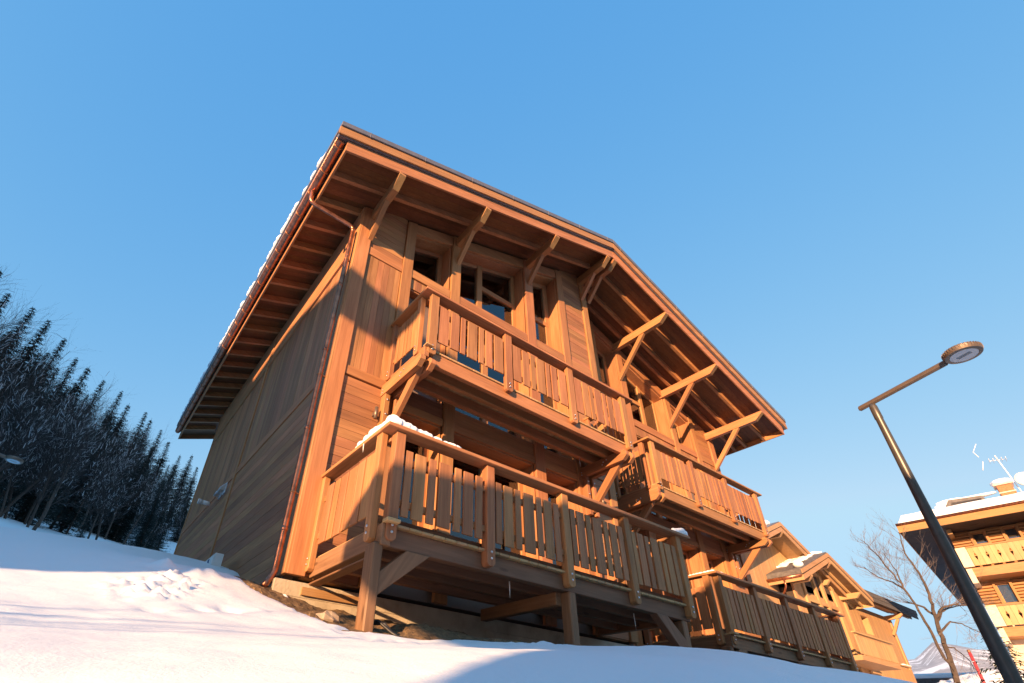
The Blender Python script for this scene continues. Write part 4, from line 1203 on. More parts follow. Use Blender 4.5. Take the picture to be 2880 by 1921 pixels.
b.prism([F4.P(32.5, -1.0, 6.98), F4.P(32.5, 4, 8.9), F4.P(32.5, 9, 6.98), F4.P(32.5, 9, 7.3), F4.P(32.5, 4, 9.2), F4.P(32.5, -1.0, 7.3)], F4.a * 14.4)
r4 = b.build('roof', M['slate'], HH, bevel=.01)
b = MB(); F4.box(b, 32.55, 46.8, -.98, -.94, 6.72, 6.975)
b.build('fascia_board', M['slate'], r4)
for k in range(5):
    dd = -.72 + k * .17
    b = MB(); F4.box(b, 32.6, 46.4 if k < 2 else 44.6, dd, dd + .06, 6.62 + (dd + 1) * .33, 6.80 + (dd + 1) * .33); b.build('lath', M['lightwood'], r4)
for p in (43.75,):
    b = MB(); b.prism([F4.P(p - .1, .2, 6.62), F4.P(p - .1, -.95, 6.70), F4.P(p - .1, -.95, 6.6), F4.P(p - .1, -.75, 6.42), F4.P(p - .1, .2, 6.35)], F4.a * .2, L=F4.d); o = b.build('purlin', M['lightwood'], HH)
    b = MB(); b.beam(F4.P(p, -.02, 5.45), F4.P(p, -.62, 6.40), .16, .16); b.build('brace', M['lightwood'], HH)
b = MB(); F4.box(b, 33.0, 40.2, -1.1, 0, 1.9, 2.08); F4.box(b, 32.6, 40.35, -1.15, -1.0, 3.1, 3.16)
bo = b.build('balcony', M['lightwood'], HH)
b = MB()
for i in range(58): F4.box(b, 33.0 + i * .126, 33.0 + i * .126 + .1, -1.1, -1.075, 2.15, 3.0)
b.build('railing_slats', M['lightwood'], bo)
lump('rail_snow', [((32.7 + .14 * k, 5.93, 3.2), (.18, .14, .07)) for k in range(7)], 'snow on the left end of the golden chalet balcony handrail', disp=.02)
lump('rail_snow', [((39.4 + .14 * k, 5.93, 3.2), (.18, .14, .06)) for k in range(7)], 'snow on the right end of the golden chalet balcony handrail', disp=.02)

# ---- big house on the right edge
ang = math.atan2(-0.991, 0.134)                 # facade runs towards the camera
FG = Fr(35.66, .52, ang)                       # a: along the lit wall, d: into the house
HG = empty('big_house', FG.P(5, 4, 1.5), 'large amber timber house with carved balconies and thick roof snow, at the right edge', 'house')
b = MB(); FG.box(b, 0.06, 15, .30, 12, 0.5, 8.7); b.build('core', M['dark'], HG)
GW = [(0.86, 1.36, 8.09, 8.68), (2.1, 2.6, 8.11, 8.68), (3.6, 4.1, 8.1, 8.68), (0.74, 1.26, 5.17, 6.10), (2.6, 3.2, 5.0, 6.10)]
b = MB(); hh = .145
def logs(a0, a1, z0, z1):
    z = z0
    while z < z1 - .01:
        zt_ = min(z + hh, z1)
        b.prism([FG.P(a0, 0.10, z), FG.P(a0, 0.0, z + .03), FG.P(a0, 0.0, zt_ - .03), FG.P(a0, 0.10, zt_), FG.P(a0, .22, zt_), FG.P(a0, .22, z)], FG.a * (a1 - a0), L=FG.a); z += hh
for (zl, zh, ws) in ((4.2, 7.2, [w for w in GW if w[2] < 6.5]), (7.2, 8.82, [w for w in GW if w[2] > 6.5])):
    edges = [0.0]
    for w in ws: edges += [w[0] - .1, w[1] + .1]
    edges.append(15)
    for i in range(0, len(edges), 2): logs(edges[i], edges[i + 1], zl, zh)
    for w in ws: logs(w[0] - .1, w[1] + .1, zl, w[2] - .1); logs(w[0] - .1, w[1] + .1, w[3] + .1, zh) if zh - w[3] > .15 else None
M['amber'] = wood('amber_logs', (0.24, 0.118, 0.040), (0.33, 0.165, 0.06), (0.40, 0.21, 0.083), vary=0.12)
b.build('wall', M['amber'], HG)
b = MB()
FG.box(b, 0.0, 15, 0.0, .25, 0.5, 4.19); b.build('base_wall', M['render'], HG)
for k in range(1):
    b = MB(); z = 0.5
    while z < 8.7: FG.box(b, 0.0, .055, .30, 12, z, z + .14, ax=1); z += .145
    b.build('side_wall', M['shadewood'], HG)
for w in GW:
    f = MB()
    for (a0, a1, z0, z1) in ((w[0] - .1, w[0], w[2] - .1, w[3] + .1), (w[1], w[1] + .1, w[2] - .1, w[3] + .1), (w[0], w[1], w[2] - .1, w[2]), (w[0], w[1], w[3], w[3] + .1)):
        FG.box(f, a0, a1, -.05, .2, z0, min(z1, 8.8))
    FG.box(f, w[0], w[0] + .05, .12, .18, w[2], w[3]); FG.box(f, w[1] - .05, w[1], .12, .18, w[2], w[3]); FG.box(f, w[0], w[1], .12, .18, w[3] - .05, w[3]); FG.box(f, w[0], w[1], .12, .18, w[2], w[2] + .05)
    fo = f.build('window', M['amber'], HG); g = MB(); FG.box(g, w[0] + .05, w[1] - .05, .14, .15, w[2] + .05, w[3] - .05); g.build('pane', M['glass'], fo)
# flat-soffited roof with deep eaves and snow
b = MB(); FG.box(b, -1.75, 16, -1.95, 20.5, 8.86, 9.25); rg = b.build('roof', M['trim'], HG, bevel=.02)
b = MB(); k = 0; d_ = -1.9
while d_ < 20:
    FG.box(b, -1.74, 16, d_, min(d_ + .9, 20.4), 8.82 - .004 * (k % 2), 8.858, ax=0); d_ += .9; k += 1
b.build('soffit', M['shadewood'], rg)
b = MB(); FG.box(b, -1.80, 16, -2.01, -1.955, 8.78, 9.20); FG.box(b, -1.80, -1.755, -1.954, 20.5, 8.78, 9.20); b.build('fascia_board', M['amber'], rg)
b = MB(); b.tube([FG.P(-1.8, -2.09, 9.20), FG.P(16, -2.09, 9.20)], .06, 8)
b.build('gutter', M['copper'], HG)
def roofsnow():
    b = MB(); zs0 = 9.26; na, nd = 60, 22
    vs = []; fs = []
    for j in range(nd + 1):
        for i in range(na + 1):
            a = -1.72 + 17.7 * i / na; d = -1.98 + 22 * (j / nd) ** 2.2
            e = min(a + 1.72, d + 1.98)
            z = zs0 + .50 * (1 - math.exp(-e / .10)) + .045 * d * 0.0 + .16 * max(0, d + 1.9) * (1 if d < 5 else 0) + (.16 * 6.9 if d >= 5 else 0) + .03 * mnoise.noise((a * 1.3, d * 1.3, 0))
            vs.append(FG.P(a, d, z))
    for j in range(nd):
        for i in range(na):
            q = j * (na + 1) + i; fs.append((q, q + 1, q + na + 2, q + na + 1))
    n0 = len(vs)
    for i in range(na + 1): vs.append(FG.P(-1.72 + 17.7 * i / na, -1.98, zs0 - .01))
    for i in range(na): fs.append((n0 + i, n0 + i + 1, i + 1, i))
    n1 = len(vs)
    for j in range(nd + 1): vs.append(FG.P(-1.72, -1.98 + 22 * (j / nd) ** 2.2, zs0 - .01))
    for j in range(nd): fs.append((n1 + j + 1, n1 + j, j * (na + 1), (j + 1) * (na + 1)))
    b.add(vs, fs, smooth=True); b.build('roof_snow', M['snow'], HG)
roofsnow()
# corbels, balconies
b = MB()
for (z0, z1) in ((8.55, 8.80),): FG.box(b, 0.02, .22, -1.0, 0.0, z0, z1)
b.build('corbel', M['lightsoffit'], HG)
def gbalcony(ztop, zbot, zs0, zs1):
    b = MB(); FG.box(b, .22, 14, -1.15, -.0, zs0, zs1); B = b.build('balcony', M['trim'], HG)
    b = MB(); FG.box(b, 0.0, .40, -1.22, -.0, zbot - .02, ztop); FG.box(b, 0.02, .24, -1.2, 0, zs0 - .3, zbot - .1)
    b.build('end_wall', M['render'], B)
    b = MB(); i = 0; a = .42
    while a < 9:
        w = .21; c = a + w / 2
        # carved boards: pairs of boards with cut-outs between them
        kind = i % 4
        if kind in (0, 2):
            b.prism([FG.P(a, -1.2, zbot), FG.P(a + w, -1.2, zbot), FG.P(a + w, -1.2, zbot + .25), FG.P(a + w - .055, -1.2, zbot + .45), FG.P(a + w, -1.2, zbot + .65), FG.P(a + w, -1.2, ztop - .05), FG.P(a, -1.2, ztop - .05)], FG.d * .025, L=(0, 0, 1))
        else:
            b.prism([FG.P(a, -1.2, zbot), FG.P(a + w, -1.2, zbot), FG.P(a + w, -1.2, ztop - .05), FG.P(a, -1.2, ztop - .05), FG.P(a, -1.2, zbot + .65), FG.P(a + .055, -1.2, zbot + .45), FG.P(a, -1.2, zbot + .25)], FG.d * .025, L=(0, 0, 1))
        a += w + .008; i += 1
    b.build('railing_boards', M['board'], B)
    b = MB(); FG.box(b, .4, 14, -1.24, -1.12, ztop - .06, ztop); b.build('handrail', M['trim'], B)
gbalcony(7.75, 6.80, 6.30, 6.72); gbalcony(4.94, 4.02, 3.55, 3.96)
# chimneys and aerial
b = MB(); FG.box(b, 2.85, 3.45, 1.4, 2.0, 9.4, 11.3)
ch = b.build('chimney', M['brick'], HG, bevel=.015)
for (e_, z0_, z1_) in ((.03, 10.3, 10.36), (.03, 10.85, 10.91), (.1, 11.3, 11.4)):
    b = MB(); FG.box(b, 2.85 - e_, 3.45 + e_, 1.4 - e_, 2.0 + e_, z0_, z1_); b.build('chimney_band', M['render'], ch)
lump('chimney_snow', [(FG.P(3.15, 1.7, 11.5), (.52, .52, .2))], 'round cushion of snow on top of the brick chimney', disp=.02)
b = MB()
b.prism([FG.P(-.05, 1.2, 9.9), FG.P(.7, 1.2, 11.0), FG.P(2.1, 1.2, 10.9), FG.P(2.3, 1.2, 10.3), FG.P(2.2, 1.2, 10.3), FG.P(2.0, 1.2, 10.75), FG.P(.8, 1.2, 10.8), FG.P(.1, 1.2, 9.9)], FG.d * 1.2)
b.build('roof_hatch', M['slate'], HG, bevel=.02)
lump('roof_snow', [(FG.P(0.0 + .7 * k / 6, 1.8, 10.1 + 1.0 * k / 6), (.18, .65, .12)) for k in range(7)] + [(FG.P(.75 + 1.4 * k / 8, 1.8, 11.07), (.2, .65, .09)) for k in range(9)], 'snow layer on the small roof hood beside the brick chimney', disp=.02)
b = MB()
p0 = FG.P(3.75, 2.4, 10.4)
b.tube([p0, FG.P(3.55, 2.3, 13.3)], .03, 6)
b.tube([FG.P(3.2, 1.9, 12.9), FG.P(3.95, 2.7, 13.1)], .02, 5)
for k in range(5): b.tube([FG.P(3.2 + .18 * k, 1.5 + .2 * k, 12.9 + .05 * k), FG.P(3.2 + .18 * k, 2.3 + .2 * k, 12.9 + .05 * k)], .014, 5)
b.tube([FG.P(2.9, 2.0, 13.3), FG.P(2.8, 2.1, 13.7), FG.P(3.1, 2.0, 14.1)], .02, 5); b.tube([FG.P(2.75, 2.0, 12.5), FG.P(2.95, 2.0, 13.0)], .02, 5)
b.tube([FG.P(4.1, 2.2, 11.6), FG.P(4.12, 2.1, 11.62)], .42, 14)
b.tube([FG.P(4.3, 2.2, 10.6), FG.P(4.3, 2.2, 12.0), FG.P(4.8, 2.2, 12.4)], .03, 6)
b.build('aerial', M['white'], HG)

# ------------------------------------------------------------------ street lamps
def street_lamp(base, ztop, arm_dir, arm_len, label, group=None, pr=(0.085, 0.042)):
    Lm = empty('street_lamp', base, label, 'street lamp', group)
    bx, by = base[0], base[1]; ad = Vector((*arm_dir, 0)).normalized()
    b = MB()
    b.tube([(bx, by, base[2] - .6), (bx, by, base[2] + .1), (bx, by, ztop - .30), (bx, by, ztop - .28), (bx, by, ztop - .08), (bx, by, ztop - .03)], [pr[0], pr[0], pr[1] * 1.12, pr[1] * 1.28, pr[1] * 1.2, pr[1] * 0.9], 20)
    b.build('pole', M['postmetal'], Lm)
    t = Vector((bx, by, ztop))
    b = MB()
    a0 = t - ad * .20; a1 = t + ad * (arm_len - .19)
    b.beam(a0, a1, .055, .085)
    b.build('arm', M['lampmetal'], Lm, bevel=.02)
    c = t + ad * arm_len
    b = MB(); n = 40
    prof = [(0.0, .075), (.13, .07), (.185, .055), (.205, .03), (.205, -.005), (.195, -.03), (.15, -.034), (.15, -.026), (0.0, -.026)]
    vs = []; fs = []
    for r_, z_ in prof:
        for k in range(n):
            a = 2 * math.pi * k / n; rr = r_ * (1.0 if k % 2 or not .18 < r_ < .206 or z_ < 0.02 else .985)
            vs.append(c + Vector((rr * math.cos(a), rr * math.sin(a), z_)))
    for i in range(len(prof) - 1):
        for k in range(n): fs.append((i * n + k, (i + 1) * n + k, (i + 1) * n + (k + 1) % n, i * n + (k + 1) % n))
    b.add(vs, fs); 
    for k in range(0, n, 1):
        a = 2 * math.pi * (k + .5) / n
        p = c + Vector((.2 * math.cos(a), .2 * math.sin(a), 0.02)); b.beam(p - Vector((0, 0, .022)), p + Vector((0, 0, .022)), .006, .022, up=(math.cos(a), math.sin(a), 0))
    hd = b.build('lamp_head', M['lampmetal'], Lm)
    b = MB(); b.tube([c + Vector((0, 0, -.025)), c + Vector((0, 0, -.034))], .148, 32, smooth=False)
    q = ad.cross(Vector((0, 0, 1)))
    b.beam(c - ad * .08 + Vector((0, 0, -.036)), c + ad * .08 + Vector((0, 0, -.036)), .05, .004, mat=1)
    b.build('lens', [M['lens'], M['grey']], hd)
    return Lm
street_lamp((7.11, -3.985, hz(7.1, -4) - .2), 3.125, (-.34, -1.0), 1.275, 'tall dark street lamp with a round flat head standing in the right foreground', 'street lamps')
p = Vector((math.sin(rad(-9.15)), math.cos(rad(-9.15)), 0)) * 17.0 + CAM
street_lamp((p.x - .95, p.y - .35, hz(p.x - 1, p.y) - .1), CAM.z + 17 * math.tan(rad(18.7)), (.95, .45), 1.25, 'far street lamp with a round head against the dark forest at the left edge', 'street lamps', pr=(.07, .045))
# red stake and snow heap at the lower right
b = MB(); pa = CAM + Vector((math.sin(rad(78.7)), math.cos(rad(78.7)), 0)) * 19
b.tube([(pa.x, pa.y, -.8), (pa.x, pa.y, CAM.z + 19 * math.tan(rad(6.75))), ], .035, 8); b.tube([(pa.x, pa.y, CAM.z + 19 * math.tan(rad(6.75))), (pa.x, pa.y, CAM.z + 19 * math.tan(rad(6.95)))], .035, 8, mat=1)
put(b.build('snow_stake', [M['red'], M['brass']]), 'thin red snow stake beside the dark fir at the lower right', 'stake')
def polar(az, r, z=0): return CAM.x + math.sin(rad(az)) * r, CAM.y + math.cos(rad(az)) * r, z
pts = []
for k in range(16):
    q = polar(77.2 + 3.6 * rnd.random(), 21 + 2 * rnd.random()); pts.append(((q[0], q[1], CAM.z + 21 * math.tan(rad(3.9)) + rnd.random() * .3), (.9, .9, .42)))
lump('snow_heap', pts, 'shaded heap of ploughed snow below the dark fir at the lower right', 'snow heap', disp=.15)
b = MB(); q = polar(76.3, 60)
FC = Fr(q[0], q[1], rad(-77)); FC.box(b, -2.4, 2.4, 0, 4, CAM.z + 1, CAM.z + 60 * math.tan(rad(5.15))); fb = b.build('shed', M['slate']); put(fb, 'small dark shed with a snowy roof far down the slope between the houses', 'shed')
b = MB(); FC.box(b, -2.8, 2.8, -.5, 4.4, CAM.z + 60 * math.tan(rad(5.16)), CAM.z + 60 * math.tan(rad(5.45))); b.build('roof_snow', M['snow'], fb, bevel=.1)
# ------------------------------------------------------------------ trees
M['frost'] = plain('frost_snow', (0.80, 0.82, 0.86), 0.7)
def mesh_tree(name, V, F, MI, mats):
    me = bpy.data.meshes.new(name); me.from_pydata(V, [], F); me.polygons.foreach_set('material_index', MI)
    for m_ in mats: me.materials.append(m_)
    me.update(); return me
def tri_tube(V, F, MI, p, q, r0, r1, mat, n=4):
    p = Vector(p); q = Vector(q); T = (q - p)
    if T.length < 1e-6: return
    T.normalize(); A = T.cross(Vector((0.3, 0.2, 0.93)) if abs(T.z) < .9 else Vector((1, 0, 0))).normalized(); B = T.cross(A)
    k0 = len(V)
    for (c, r) in ((p, r0), (q, r1)):
        for k in range(n):
            a = 2 * math.pi * k / n; V.append(tuple(c + (A * math.cos(a) + B * math.sin(a)) * r))
    for k in range(n): F.append((k0 + k, k0 + (k + 1) % n, k0 + n + (k + 1) % n, k0 + n + k)); MI.append(mat)
def spruce_mesh(seed, h=18.0, R=3.3, snow=.10, low=.03, dens=1.0):
    r = random.Random(seed); V = []; F = []; MI = []; TV = []; TF = []; TM = []
    tri_tube(TV, TF, TM, (0, 0, -1.5), (0, 0, h * .5), .22, .13, 0, 6); tri_tube(TV, TF, TM, (0, 0, h * .5), (0, 0, h), .13, .015, 0, 5)
    z = h * low
    while z < h * .985:
        t = z / h; L0 = R * (1 - t) ** .95 * (0.65 if t < .08 else 1) * r.uniform(.85, 1.12)
        nb = max(4, int((12 if t < .8 else 7) * dens)); a0 = r.random() * 6.28
        for k in range(nb):
            a = a0 + 6.283 * k / nb + r.uniform(-.3, .3); L = L0 * r.uniform(.62, 1.14) + .12
            zz = z + r.uniform(-.2, .2); droop = r.uniform(.18, .42)
            d = Vector((math.cos(a), math.sin(a), 0)); s = Vector((-d.y, d.x, 0))
            ns = max(3, int(L / .22))
            for i in range(ns):
                f = (i + r.random()) / ns
                c = d * (L * f) + Vector((0, 0, zz - droop * L * f + .30 * L * f * f))
                sz = (.20 + .18 * (1 - f)) * (.42 + .6 * min(1, L / 1.6))
                for q in (-1, 1):
                    dirv = (d * r.uniform(.3, 1.0) + s * q * r.uniform(.4, 1.0) + Vector((0, 0, r.uniform(-.5, .05)))).normalized()
                    w = dirv.cross(Vector((r.uniform(-.4, .4), r.uniform(-.4, .4), 1))).normalized() * sz * .24
                    k0 = len(V); e = c + dirv * sz * r.uniform(1.0, 1.9)
                    V += [tuple(c - w * .8), tuple(c + w * .8), tuple(e + w * .35), tuple(e - w * .35)]; F.append((k0, k0 + 1, k0 + 2, k0 + 3)); MI.append(0)
                    if r.random() < snow * 1.2 and f > .25:
                        k0 = len(V); u = Vector((0, 0, .035)); m_ = c.lerp(e, .5)
                        V += [tuple(m_ - w * .5 + u), tuple(m_ + w * .5 + u), tuple(e + w * .4 + u), tuple(e - w * .2 + u)]; F.append((k0, k0 + 1, k0 + 2, k0 + 3)); MI.append(1)
        z += .42 * (1 - t * .5) + r.random() * .1
    return (mesh_tree('crown', V, F, MI, [M['needle'], M['frost']]), mesh_tree('trunk', TV, TF, TM, [M['bark']]))
def bare_mesh(seed, h=14.0, spread=.5, depth=5, frost=.25, r0=.16, twm=None, first=.28, lean=(0, 0), nb=(2, 4)):
    r = random.Random(seed); V = []; F = []; MI = []; TV = []; TF = []; TM = []
    def grow(p, d, L, rad_, lev, tv):
        V_, F_, M_ = tv
        n = 3 if lev < depth else 2; q = p
        for i in range(n):
            d2 = (d + Vector((r.uniform(-.16, .16), r.uniform(-.16, .16), r.uniform(-.04, .16)))).normalized()
            e = q + d2 * L / n; ra = rad_ * (1 - .30 * i / n); rb = rad_ * (1 - .30 * (i + 1) / n)
            tri_tube(V_, F_, M_, q, e, ra, rb, 0, 6 if lev == 0 else (4 if lev < 3 else 3))
            if lev >= 2 and r.random() < frost:
                k0 = len(V); w = d2.cross(Vector((0, 0, 1)))
                if w.length > .15:
                    w = w.normalized() * max(.022, rb * 1.3); u = Vector((0, 0, max(.015, rb * 1.1)))
                    V.extend([tuple(q - w + u), tuple(q + w + u), tuple(e + w * .7 + u), tuple(e - w * .7 + u)]); F.append((k0, k0 + 1, k0 + 2, k0 + 3)); MI.append(1)
            if lev < depth and (i > 0 or lev > 0):
                for _ in range(r.randint(*nb) if lev < depth - 1 else r.randint(2, 3)):
                    if r.random() < .8:
                        ax = d2.cross(Vector((r.uniform(-1, 1), r.uniform(-1, 1), r.uniform(-.3, .3)))).normalized()
                        nd = (d2 * math.cos(spread * r.uniform(.7, 1.5)) + ax * math.sin(spread * r.uniform(.7, 1.5))).normalized()
                        nd = (nd + Vector((0, 0, .12))).normalized()
                        grow(q.lerp(e, r.uniform(.3, 1)), nd, L * r.uniform(.45, .72), rb * r.uniform(.42, .62), lev + 1, (V, F, MI))
            q = e; d = d2
    grow(Vector((0, 0, -1)), Vector((lean[0], lean[1], 1)).normalized(), h * .55 + 1, r0, 0, (TV, TF, TM))
    return (mesh_tree('crown', V, F, MI, [twm or M['twig'], M['frost']]), mesh_tree('trunk', TV, TF, TM, [M['bark']]))
def plant(name, meshes, x, y, z, s, rot, label, cat, group=None, rx=0, ry=0):
    e = bpy.data.objects.new(name, None); COL.objects.link(e); e.location = (x, y, z); e.rotation_euler = (rx, ry, rot); e.scale = (s, s, s)
    put(e, label, cat, group)
    for me in meshes:
        o = bpy.data.objects.new(me.name.split('.')[0], me); COL.objects.link(o); o.parent = e
    return e
SPR = [spruce_mesh(1, 18, 4.2, .06), spruce_mesh(2, 20, 3.7, .08), spruce_mesh(3, 15, 3.9, .05), spruce_mesh(9, 17, 3.3, .07)]
BAR = [bare_mesh(4, 13, .55, 4, .06), bare_mesh(5, 15, .5, 4, .08), bare_mesh(6, 12, .6, 4, .05)]
print('TREES', [len(m_[0].polygons) for m_ in SPR + BAR])
SL_ = 'dark snow-dusted spruce in the shaded forest on the hillside, upper left'
BL_ = 'bare frosted broadleaf tree in the shaded forest on the hillside'
tr = random.Random(21)
def el_h(az, r, el_top, kind):
    x, y, _ = polar(az, r); z = hz(x, y) - .3
    top = CAM.z + r * math.tan(rad(el_top)); return x, y, z, top - z
# skyline trees: azimuth, distance, top elevation
skyl = [(-17.2, 42, 32.6), (-15.6, 46, 31.2), (-13.4, 50, 31.0), (-11.8, 47, 30.6), (-9.9, 60, 29.8), (-8.2, 55, 28.6), (-6.9, 52, 28.3), (-5.2, 66, 27.5), (-3.3, 70, 27.2), (-2.2, 62, 26.3), (-.4, 72, 26.0), (.3, 80, 25.6), (1.6, 76, 24.8), (2.7, 84, 23.9), (4.2, 90, 23.0), (5.3, 86, 23.3), (6.2, 95, 22.2), (7.4, 100, 21.2), (8.6, 105, 20.2), (10, 108, 19.6)]
for i, (az, r, el) in enumerate(skyl):
    x, y, z, hh_ = el_h(az, r, el, 0); k = tr.randrange(4)
    H0 = (18, 20, 15, 17)[k]
    plant('spruce', SPR[k], x, y, z, hh_ / H0, tr.random() * 6, SL_, 'tree', 'forest spruces')
n = 0
def skyel(az): return np.interp(az, [-20, -17, -13, -10, -7, -3.4, -.6, 1.5, 5.4, 6.5, 12], [34, 31.6, 30, 28.9, 27.4, 26.2, 25, 23.8, 22.3, 21.1, 18.5])
for i in range(175):
    az = tr.uniform(-21, 11); r = tr.uniform(26, 98)
    if i < 12: az, r = tr.uniform(-11, -4), tr.uniform(22, 30)
    x, y, _ = polar(az, r); z = hz(x, y) - .2
    mx_el = skyel(az) - tr.uniform(.8, 4.5)
    hmax = CAM.z + r * math.tan(rad(mx_el)) - z
    if hmax < 4: continue
    if tr.random() < .58 and i >= 12:
        k = tr.randrange(4); s = min(hmax / (18, 20, 15, 17)[k], tr.uniform(.7, 1.15)); plant('spruce', SPR[k], x, y, z, s, tr.random() * 6, SL_, 'tree', 'forest spruces')
    else:
        k = tr.randrange(3); s = min(hmax / (14.5, 16.5, 13.5)[k], tr.uniform(.7, 1.2)); plant('bare_tree', BAR[k], x, y, z, s, tr.random() * 6, BL_, 'tree', 'forest broadleaf trees', tr.uniform(-.06, .06), tr.uniform(-.06, .06))
# low young spruces at the forest edge
for (az, r, el, lab) in ((-1.2, 24, 15.6, 'small young spruce just behind the snow crest left of the chalet'), (5.0, 27, 14.9, 'low young spruce behind the snow crest close to the left wall')):
    x, y, z, hh_ = el_h(az, r, el, 0); plant('spruce', SPR[2], x, y, z - .5, max(.12, (hh_ + .5) / 15), 1, lab, 'tree')
# slender bare trees on the right, in front of the big house
def stem_tree(stems, seed, dist, twl, ntw, frost=0):
    r = random.Random(seed); V = []; F = []; MI = []; TV = []; TF = []; TM = []
    x0, y0, _ = polar(stems[0][0][0][0], dist); org = Vector((x0, y0, CAM.z + dist * math.tan(rad(stems[0][0][0][1]))))
    side = Vector((math.cos(rad(77.5)), -math.sin(rad(77.5)), 0))
    def twig(p, d, L, ra, lev):
        q = p
        for i in range(3):
            d2 = (d + Vector((r.uniform(-.22, .22), r.uniform(-.22, .22), r.uniform(-.06, .18)))).normalized(); e_ = q + d2 * L / 3
            tri_tube(V, F, MI, q, e_, ra * (1 - .25 * i), ra * (1 - .25 * (i + 1)), 0, 3)
            if lev < 2:
                for _ in range(r.randint(1, 2)):
                    nd = (d2 + Vector((r.uniform(-.8, .8), r.uniform(-.8, .8), r.uniform(-.2, .6)))).normalized(); twig(q.lerp(e_, r.random()), nd, L * r.uniform(.4, .65), ra * .55, lev + 1)
            q = e_; d = d2
    for pts, ra, rb, tw in stems:
        P3 = []
        for i, (az, el) in enumerate(pts):
            x, y, _ = polar(az, dist); P3.append(Vector((x, y, CAM.z + dist * math.tan(rad(el)))) - org)
        off = Vector((math.sin(rad(77.5)), math.cos(rad(77.5)), 0)) * r.uniform(-.5, .5)
        P3 = [p + off * (i / max(1, len(P3) - 1)) for i, p in enumerate(P3)]
        n = len(P3) - 1; fine = []
        for i in range(n):
            for k in range(4): fine.append(P3[i].lerp(P3[i + 1], k / 4) + Vector((r.uniform(-.02, .02), r.uniform(-.02, .02), 0)))
        fine.append(P3[-1])
        for i in range(len(fine) - 1):
            f0 = i / (len(fine) - 1); f1 = (i + 1) / (len(fine) - 1)
            tri_tube(TV, TF, TM, fine[i], fine[i + 1], ra + (rb - ra) * f0, ra + (rb - ra) * f1, 0, 6)
            if f0 > tw:
                for _ in range(r.randint(1, ntw)):
                    d = (fine[i + 1] - fine[i]).normalized(); s_ = side * r.choice((-1, 1)) * r.uniform(.3, .9) + Vector((r.uniform(-.4, .4), r.uniform(-.4, .4), 0))
                    twig(fine[i].lerp(fine[i + 1], r.random()), (d * .9 + s_).normalized(), twl * r.uniform(.4, .95) * (1.15 - .5 * f0), rb * r.uniform(.45, .7), 0)
    e_ = bpy.data.objects.new('bare_tree', None); COL.objects.link(e_); e_.location = org
    for nm, me in (('crown', mesh_tree('crown', V, F, MI, [M['barklit']])), ('trunk', mesh_tree('trunk', TV, TF, TM, [M['bark']]))):
        o = bpy.data.objects.new(nm, me); COL.objects.link(o); o.parent = e_
    return e_
put(stem_tree([([(77.25, 3.0), (77.3, 4.8), (77.46, 6.6), (77.6, 8.2), (77.72, 9.4), (78.0, 10.8), (77.98, 12.4), (77.7, 14.0), (77.9, 15.6)], .065, .009, .5),
           ([(77.72, 9.4), (77.3, 10.0), (76.7, 10.3), (76.2, 10.45)], .03, .008, .5),
           ([(77.78, 9.3), (78.4, 9.95), (79.1, 10.1), (79.9, 9.95)], .035, .010, .3), ([(77.7, 9.0), (78.2, 9.7), (78.8, 10.0), (79.3, 10.15)], .03, .01, .4),
           ([(77.6, 8.2), (78.4, 8.9), (79.0, 8.7), (79.8, 8.0)], .022, .006, .3), ([(77.5, 7.2), (78.0, 7.2), (78.4, 6.5), (78.7, 5.6)], .016, .005, .3)], 3, 17, 1.0, 2),
    'tall slender bare tree with a forked trunk in front of the big house', 'tree')
put(stem_tree([([(77.35, 5.6), (77.05, 7.3), (76.95, 9.0), (76.75, 10.6), (76.55, 11.8), (76.1, 13.2), (75.6, 14.6), (75.3, 15.3)], .034, .008, .42),
           ([(76.6, 11.5), (76.0, 12.2), (75.2, 12.8), (74.5, 13.8)], .022, .007, .3), ([(76.6, 11.6), (76.6, 13.0), (76.3, 14.5)], .018, .006, .3)], 8, 16.6, .9, 2),
    'thinner bare tree leaning left toward the golden chalet', 'tree')
fm = spruce_mesh(71, 4.4, 1.9, .10, .0, 1.5)
x, y, _ = polar(80.4, 15.5)
plant('fir_tree', fm, x, y, CAM.z + .2, (CAM.z + 15.5 * math.tan(rad(8.6)) - CAM.z - .2) / 4.4, .7, 'young dark fir with blue-green branches at the foot of the street lamp', 'tree')
# shrub behind the camera whose twig shadows lie on the lower left snow
for (px, py, sd, s, lab) in ((-6.6, -5.2, 61, .66, 'leafless shrub left of the camera throwing twig shadows on the snow'), (-8.4, -6.0, 62, .70, 'second leafless shrub further left of the camera by the low house')):
    sh = bare_mesh(sd, 6, .38, 2, 0, r0=.035, twm=M['twig'], nb=(1, 2)); plant('shrub', sh, px, py, hz(px, py) - .3, s, 1.0, lab, 'shrub')

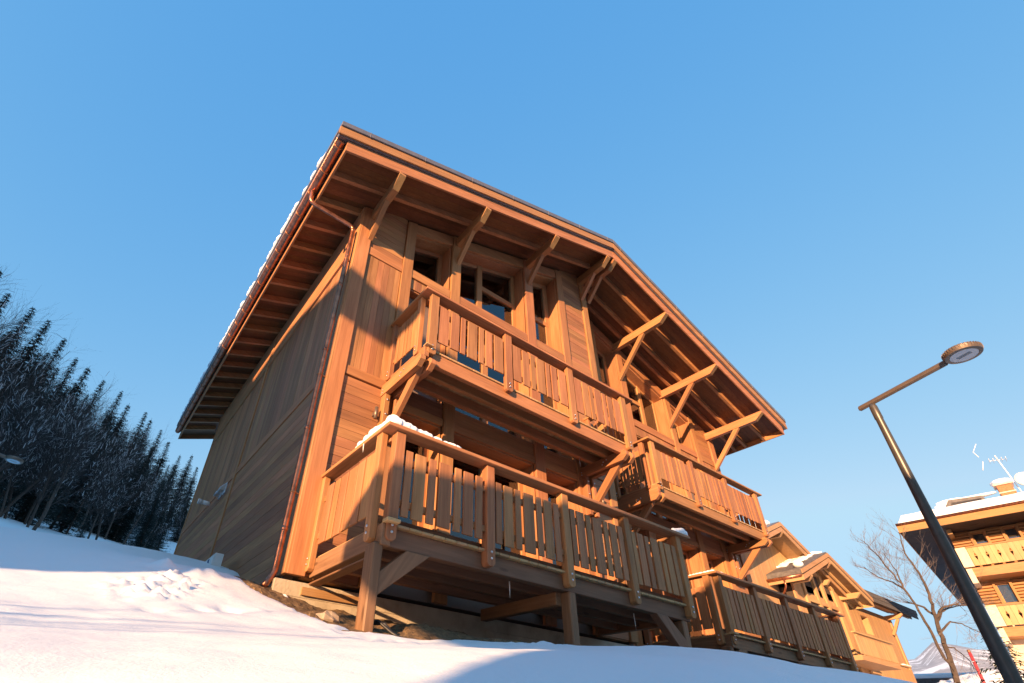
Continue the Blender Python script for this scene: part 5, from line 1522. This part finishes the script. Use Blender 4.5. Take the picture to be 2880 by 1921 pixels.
# conifers outside the picture, added to dim snow bounce and sky light
def added_wood():
    r = random.Random(77); V = []; F = []; MI = []
    spots = [(r.uniform(-84, -23), r.uniform(30, 120)) for _ in range(330)] + [(r.uniform(128, 222), r.uniform(26, 60)) for _ in range(90)]
    for az, d in spots:
        x, y, _ = polar(az, d); z = hz(x, y) - .5; H = r.uniform(11, 17) * (.6 if az > 100 else 1)
        for k in range(5):
            z0 = z + H * (.06 + .18 * k); R_ = H * .23 * (1 - .18 * k); k0 = len(V); n = 9
            for q in range(n):
                a = 6.283 * q / n + k; rr = R_ * r.uniform(.7, 1.15); V.append((x + rr * math.cos(a), y + rr * math.sin(a), z0 - r.uniform(0, .5)))
            V.append((x, y, z0 + H * .30))
            for q in range(n): F.append((k0 + q, k0 + (q + 1) % n, k0 + n)); MI.append(0)
    o = bpy.data.objects.new('forest', mesh_tree('forest', V, F, MI, [M['needle']])); COL.objects.link(o)
    put(o, 'unseen dark conifers added left of and behind the camera to dim bounce and sky light', 'forest', kind='stuff')
added_wood()
# ------------------------------------------------------------------ things behind the window panes
b = MB()
pts = [(3.33, .45, 6.95), (3.42, .45, 6.5), (3.50, .45, 6.20)]
b.tube(pts, .008, 5)
wing = [(-.13, 0, .02), (-.05, -.01, .10), (.08, -.02, .11), (.24, -.02, .02), (.10, -.01, .055), (0, 0, .03), (-.05, 0, -.08), (-.11, .01, -.10)]
b.prism([(3.50 + q[0], .42 + q[1], 6.08 + q[2]) for q in wing], (0, .05, 0))
b.prism([(3.40, .43, 5.98), (3.50, .43, 6.03), (3.56, .43, 5.90), (3.66, .43, 5.88), (3.64, .43, 5.80), (3.52, .43, 5.80), (3.40, .43, 5.76), (3.45, .43, 5.9)], (0, .05, 0))
put(b.build('hanging_ornament', M['white'], bevel=.01), 'white hanging paper bird ornament behind the middle loft window', 'ornament')
b = MB()
b.tube([(1.42, .9, 6.9), (1.56, .9, 6.45)], .006, 5); 
b.prism([(1.50, .88, 6.42), (1.62, .88, 6.47), (1.80, .88, 6.40), (1.98, .88, 6.42), (1.80, .88, 6.34), (1.62, .88, 6.38)], (0, .10, 0)); b.tube([(1.56, .93, 6.38), (1.48, .93, 6.1)], .008, 5)
put(b.build('ceiling_fan', M['white'], bevel=.006), 'pale ceiling fan blade seen through the small left loft window', 'fan')
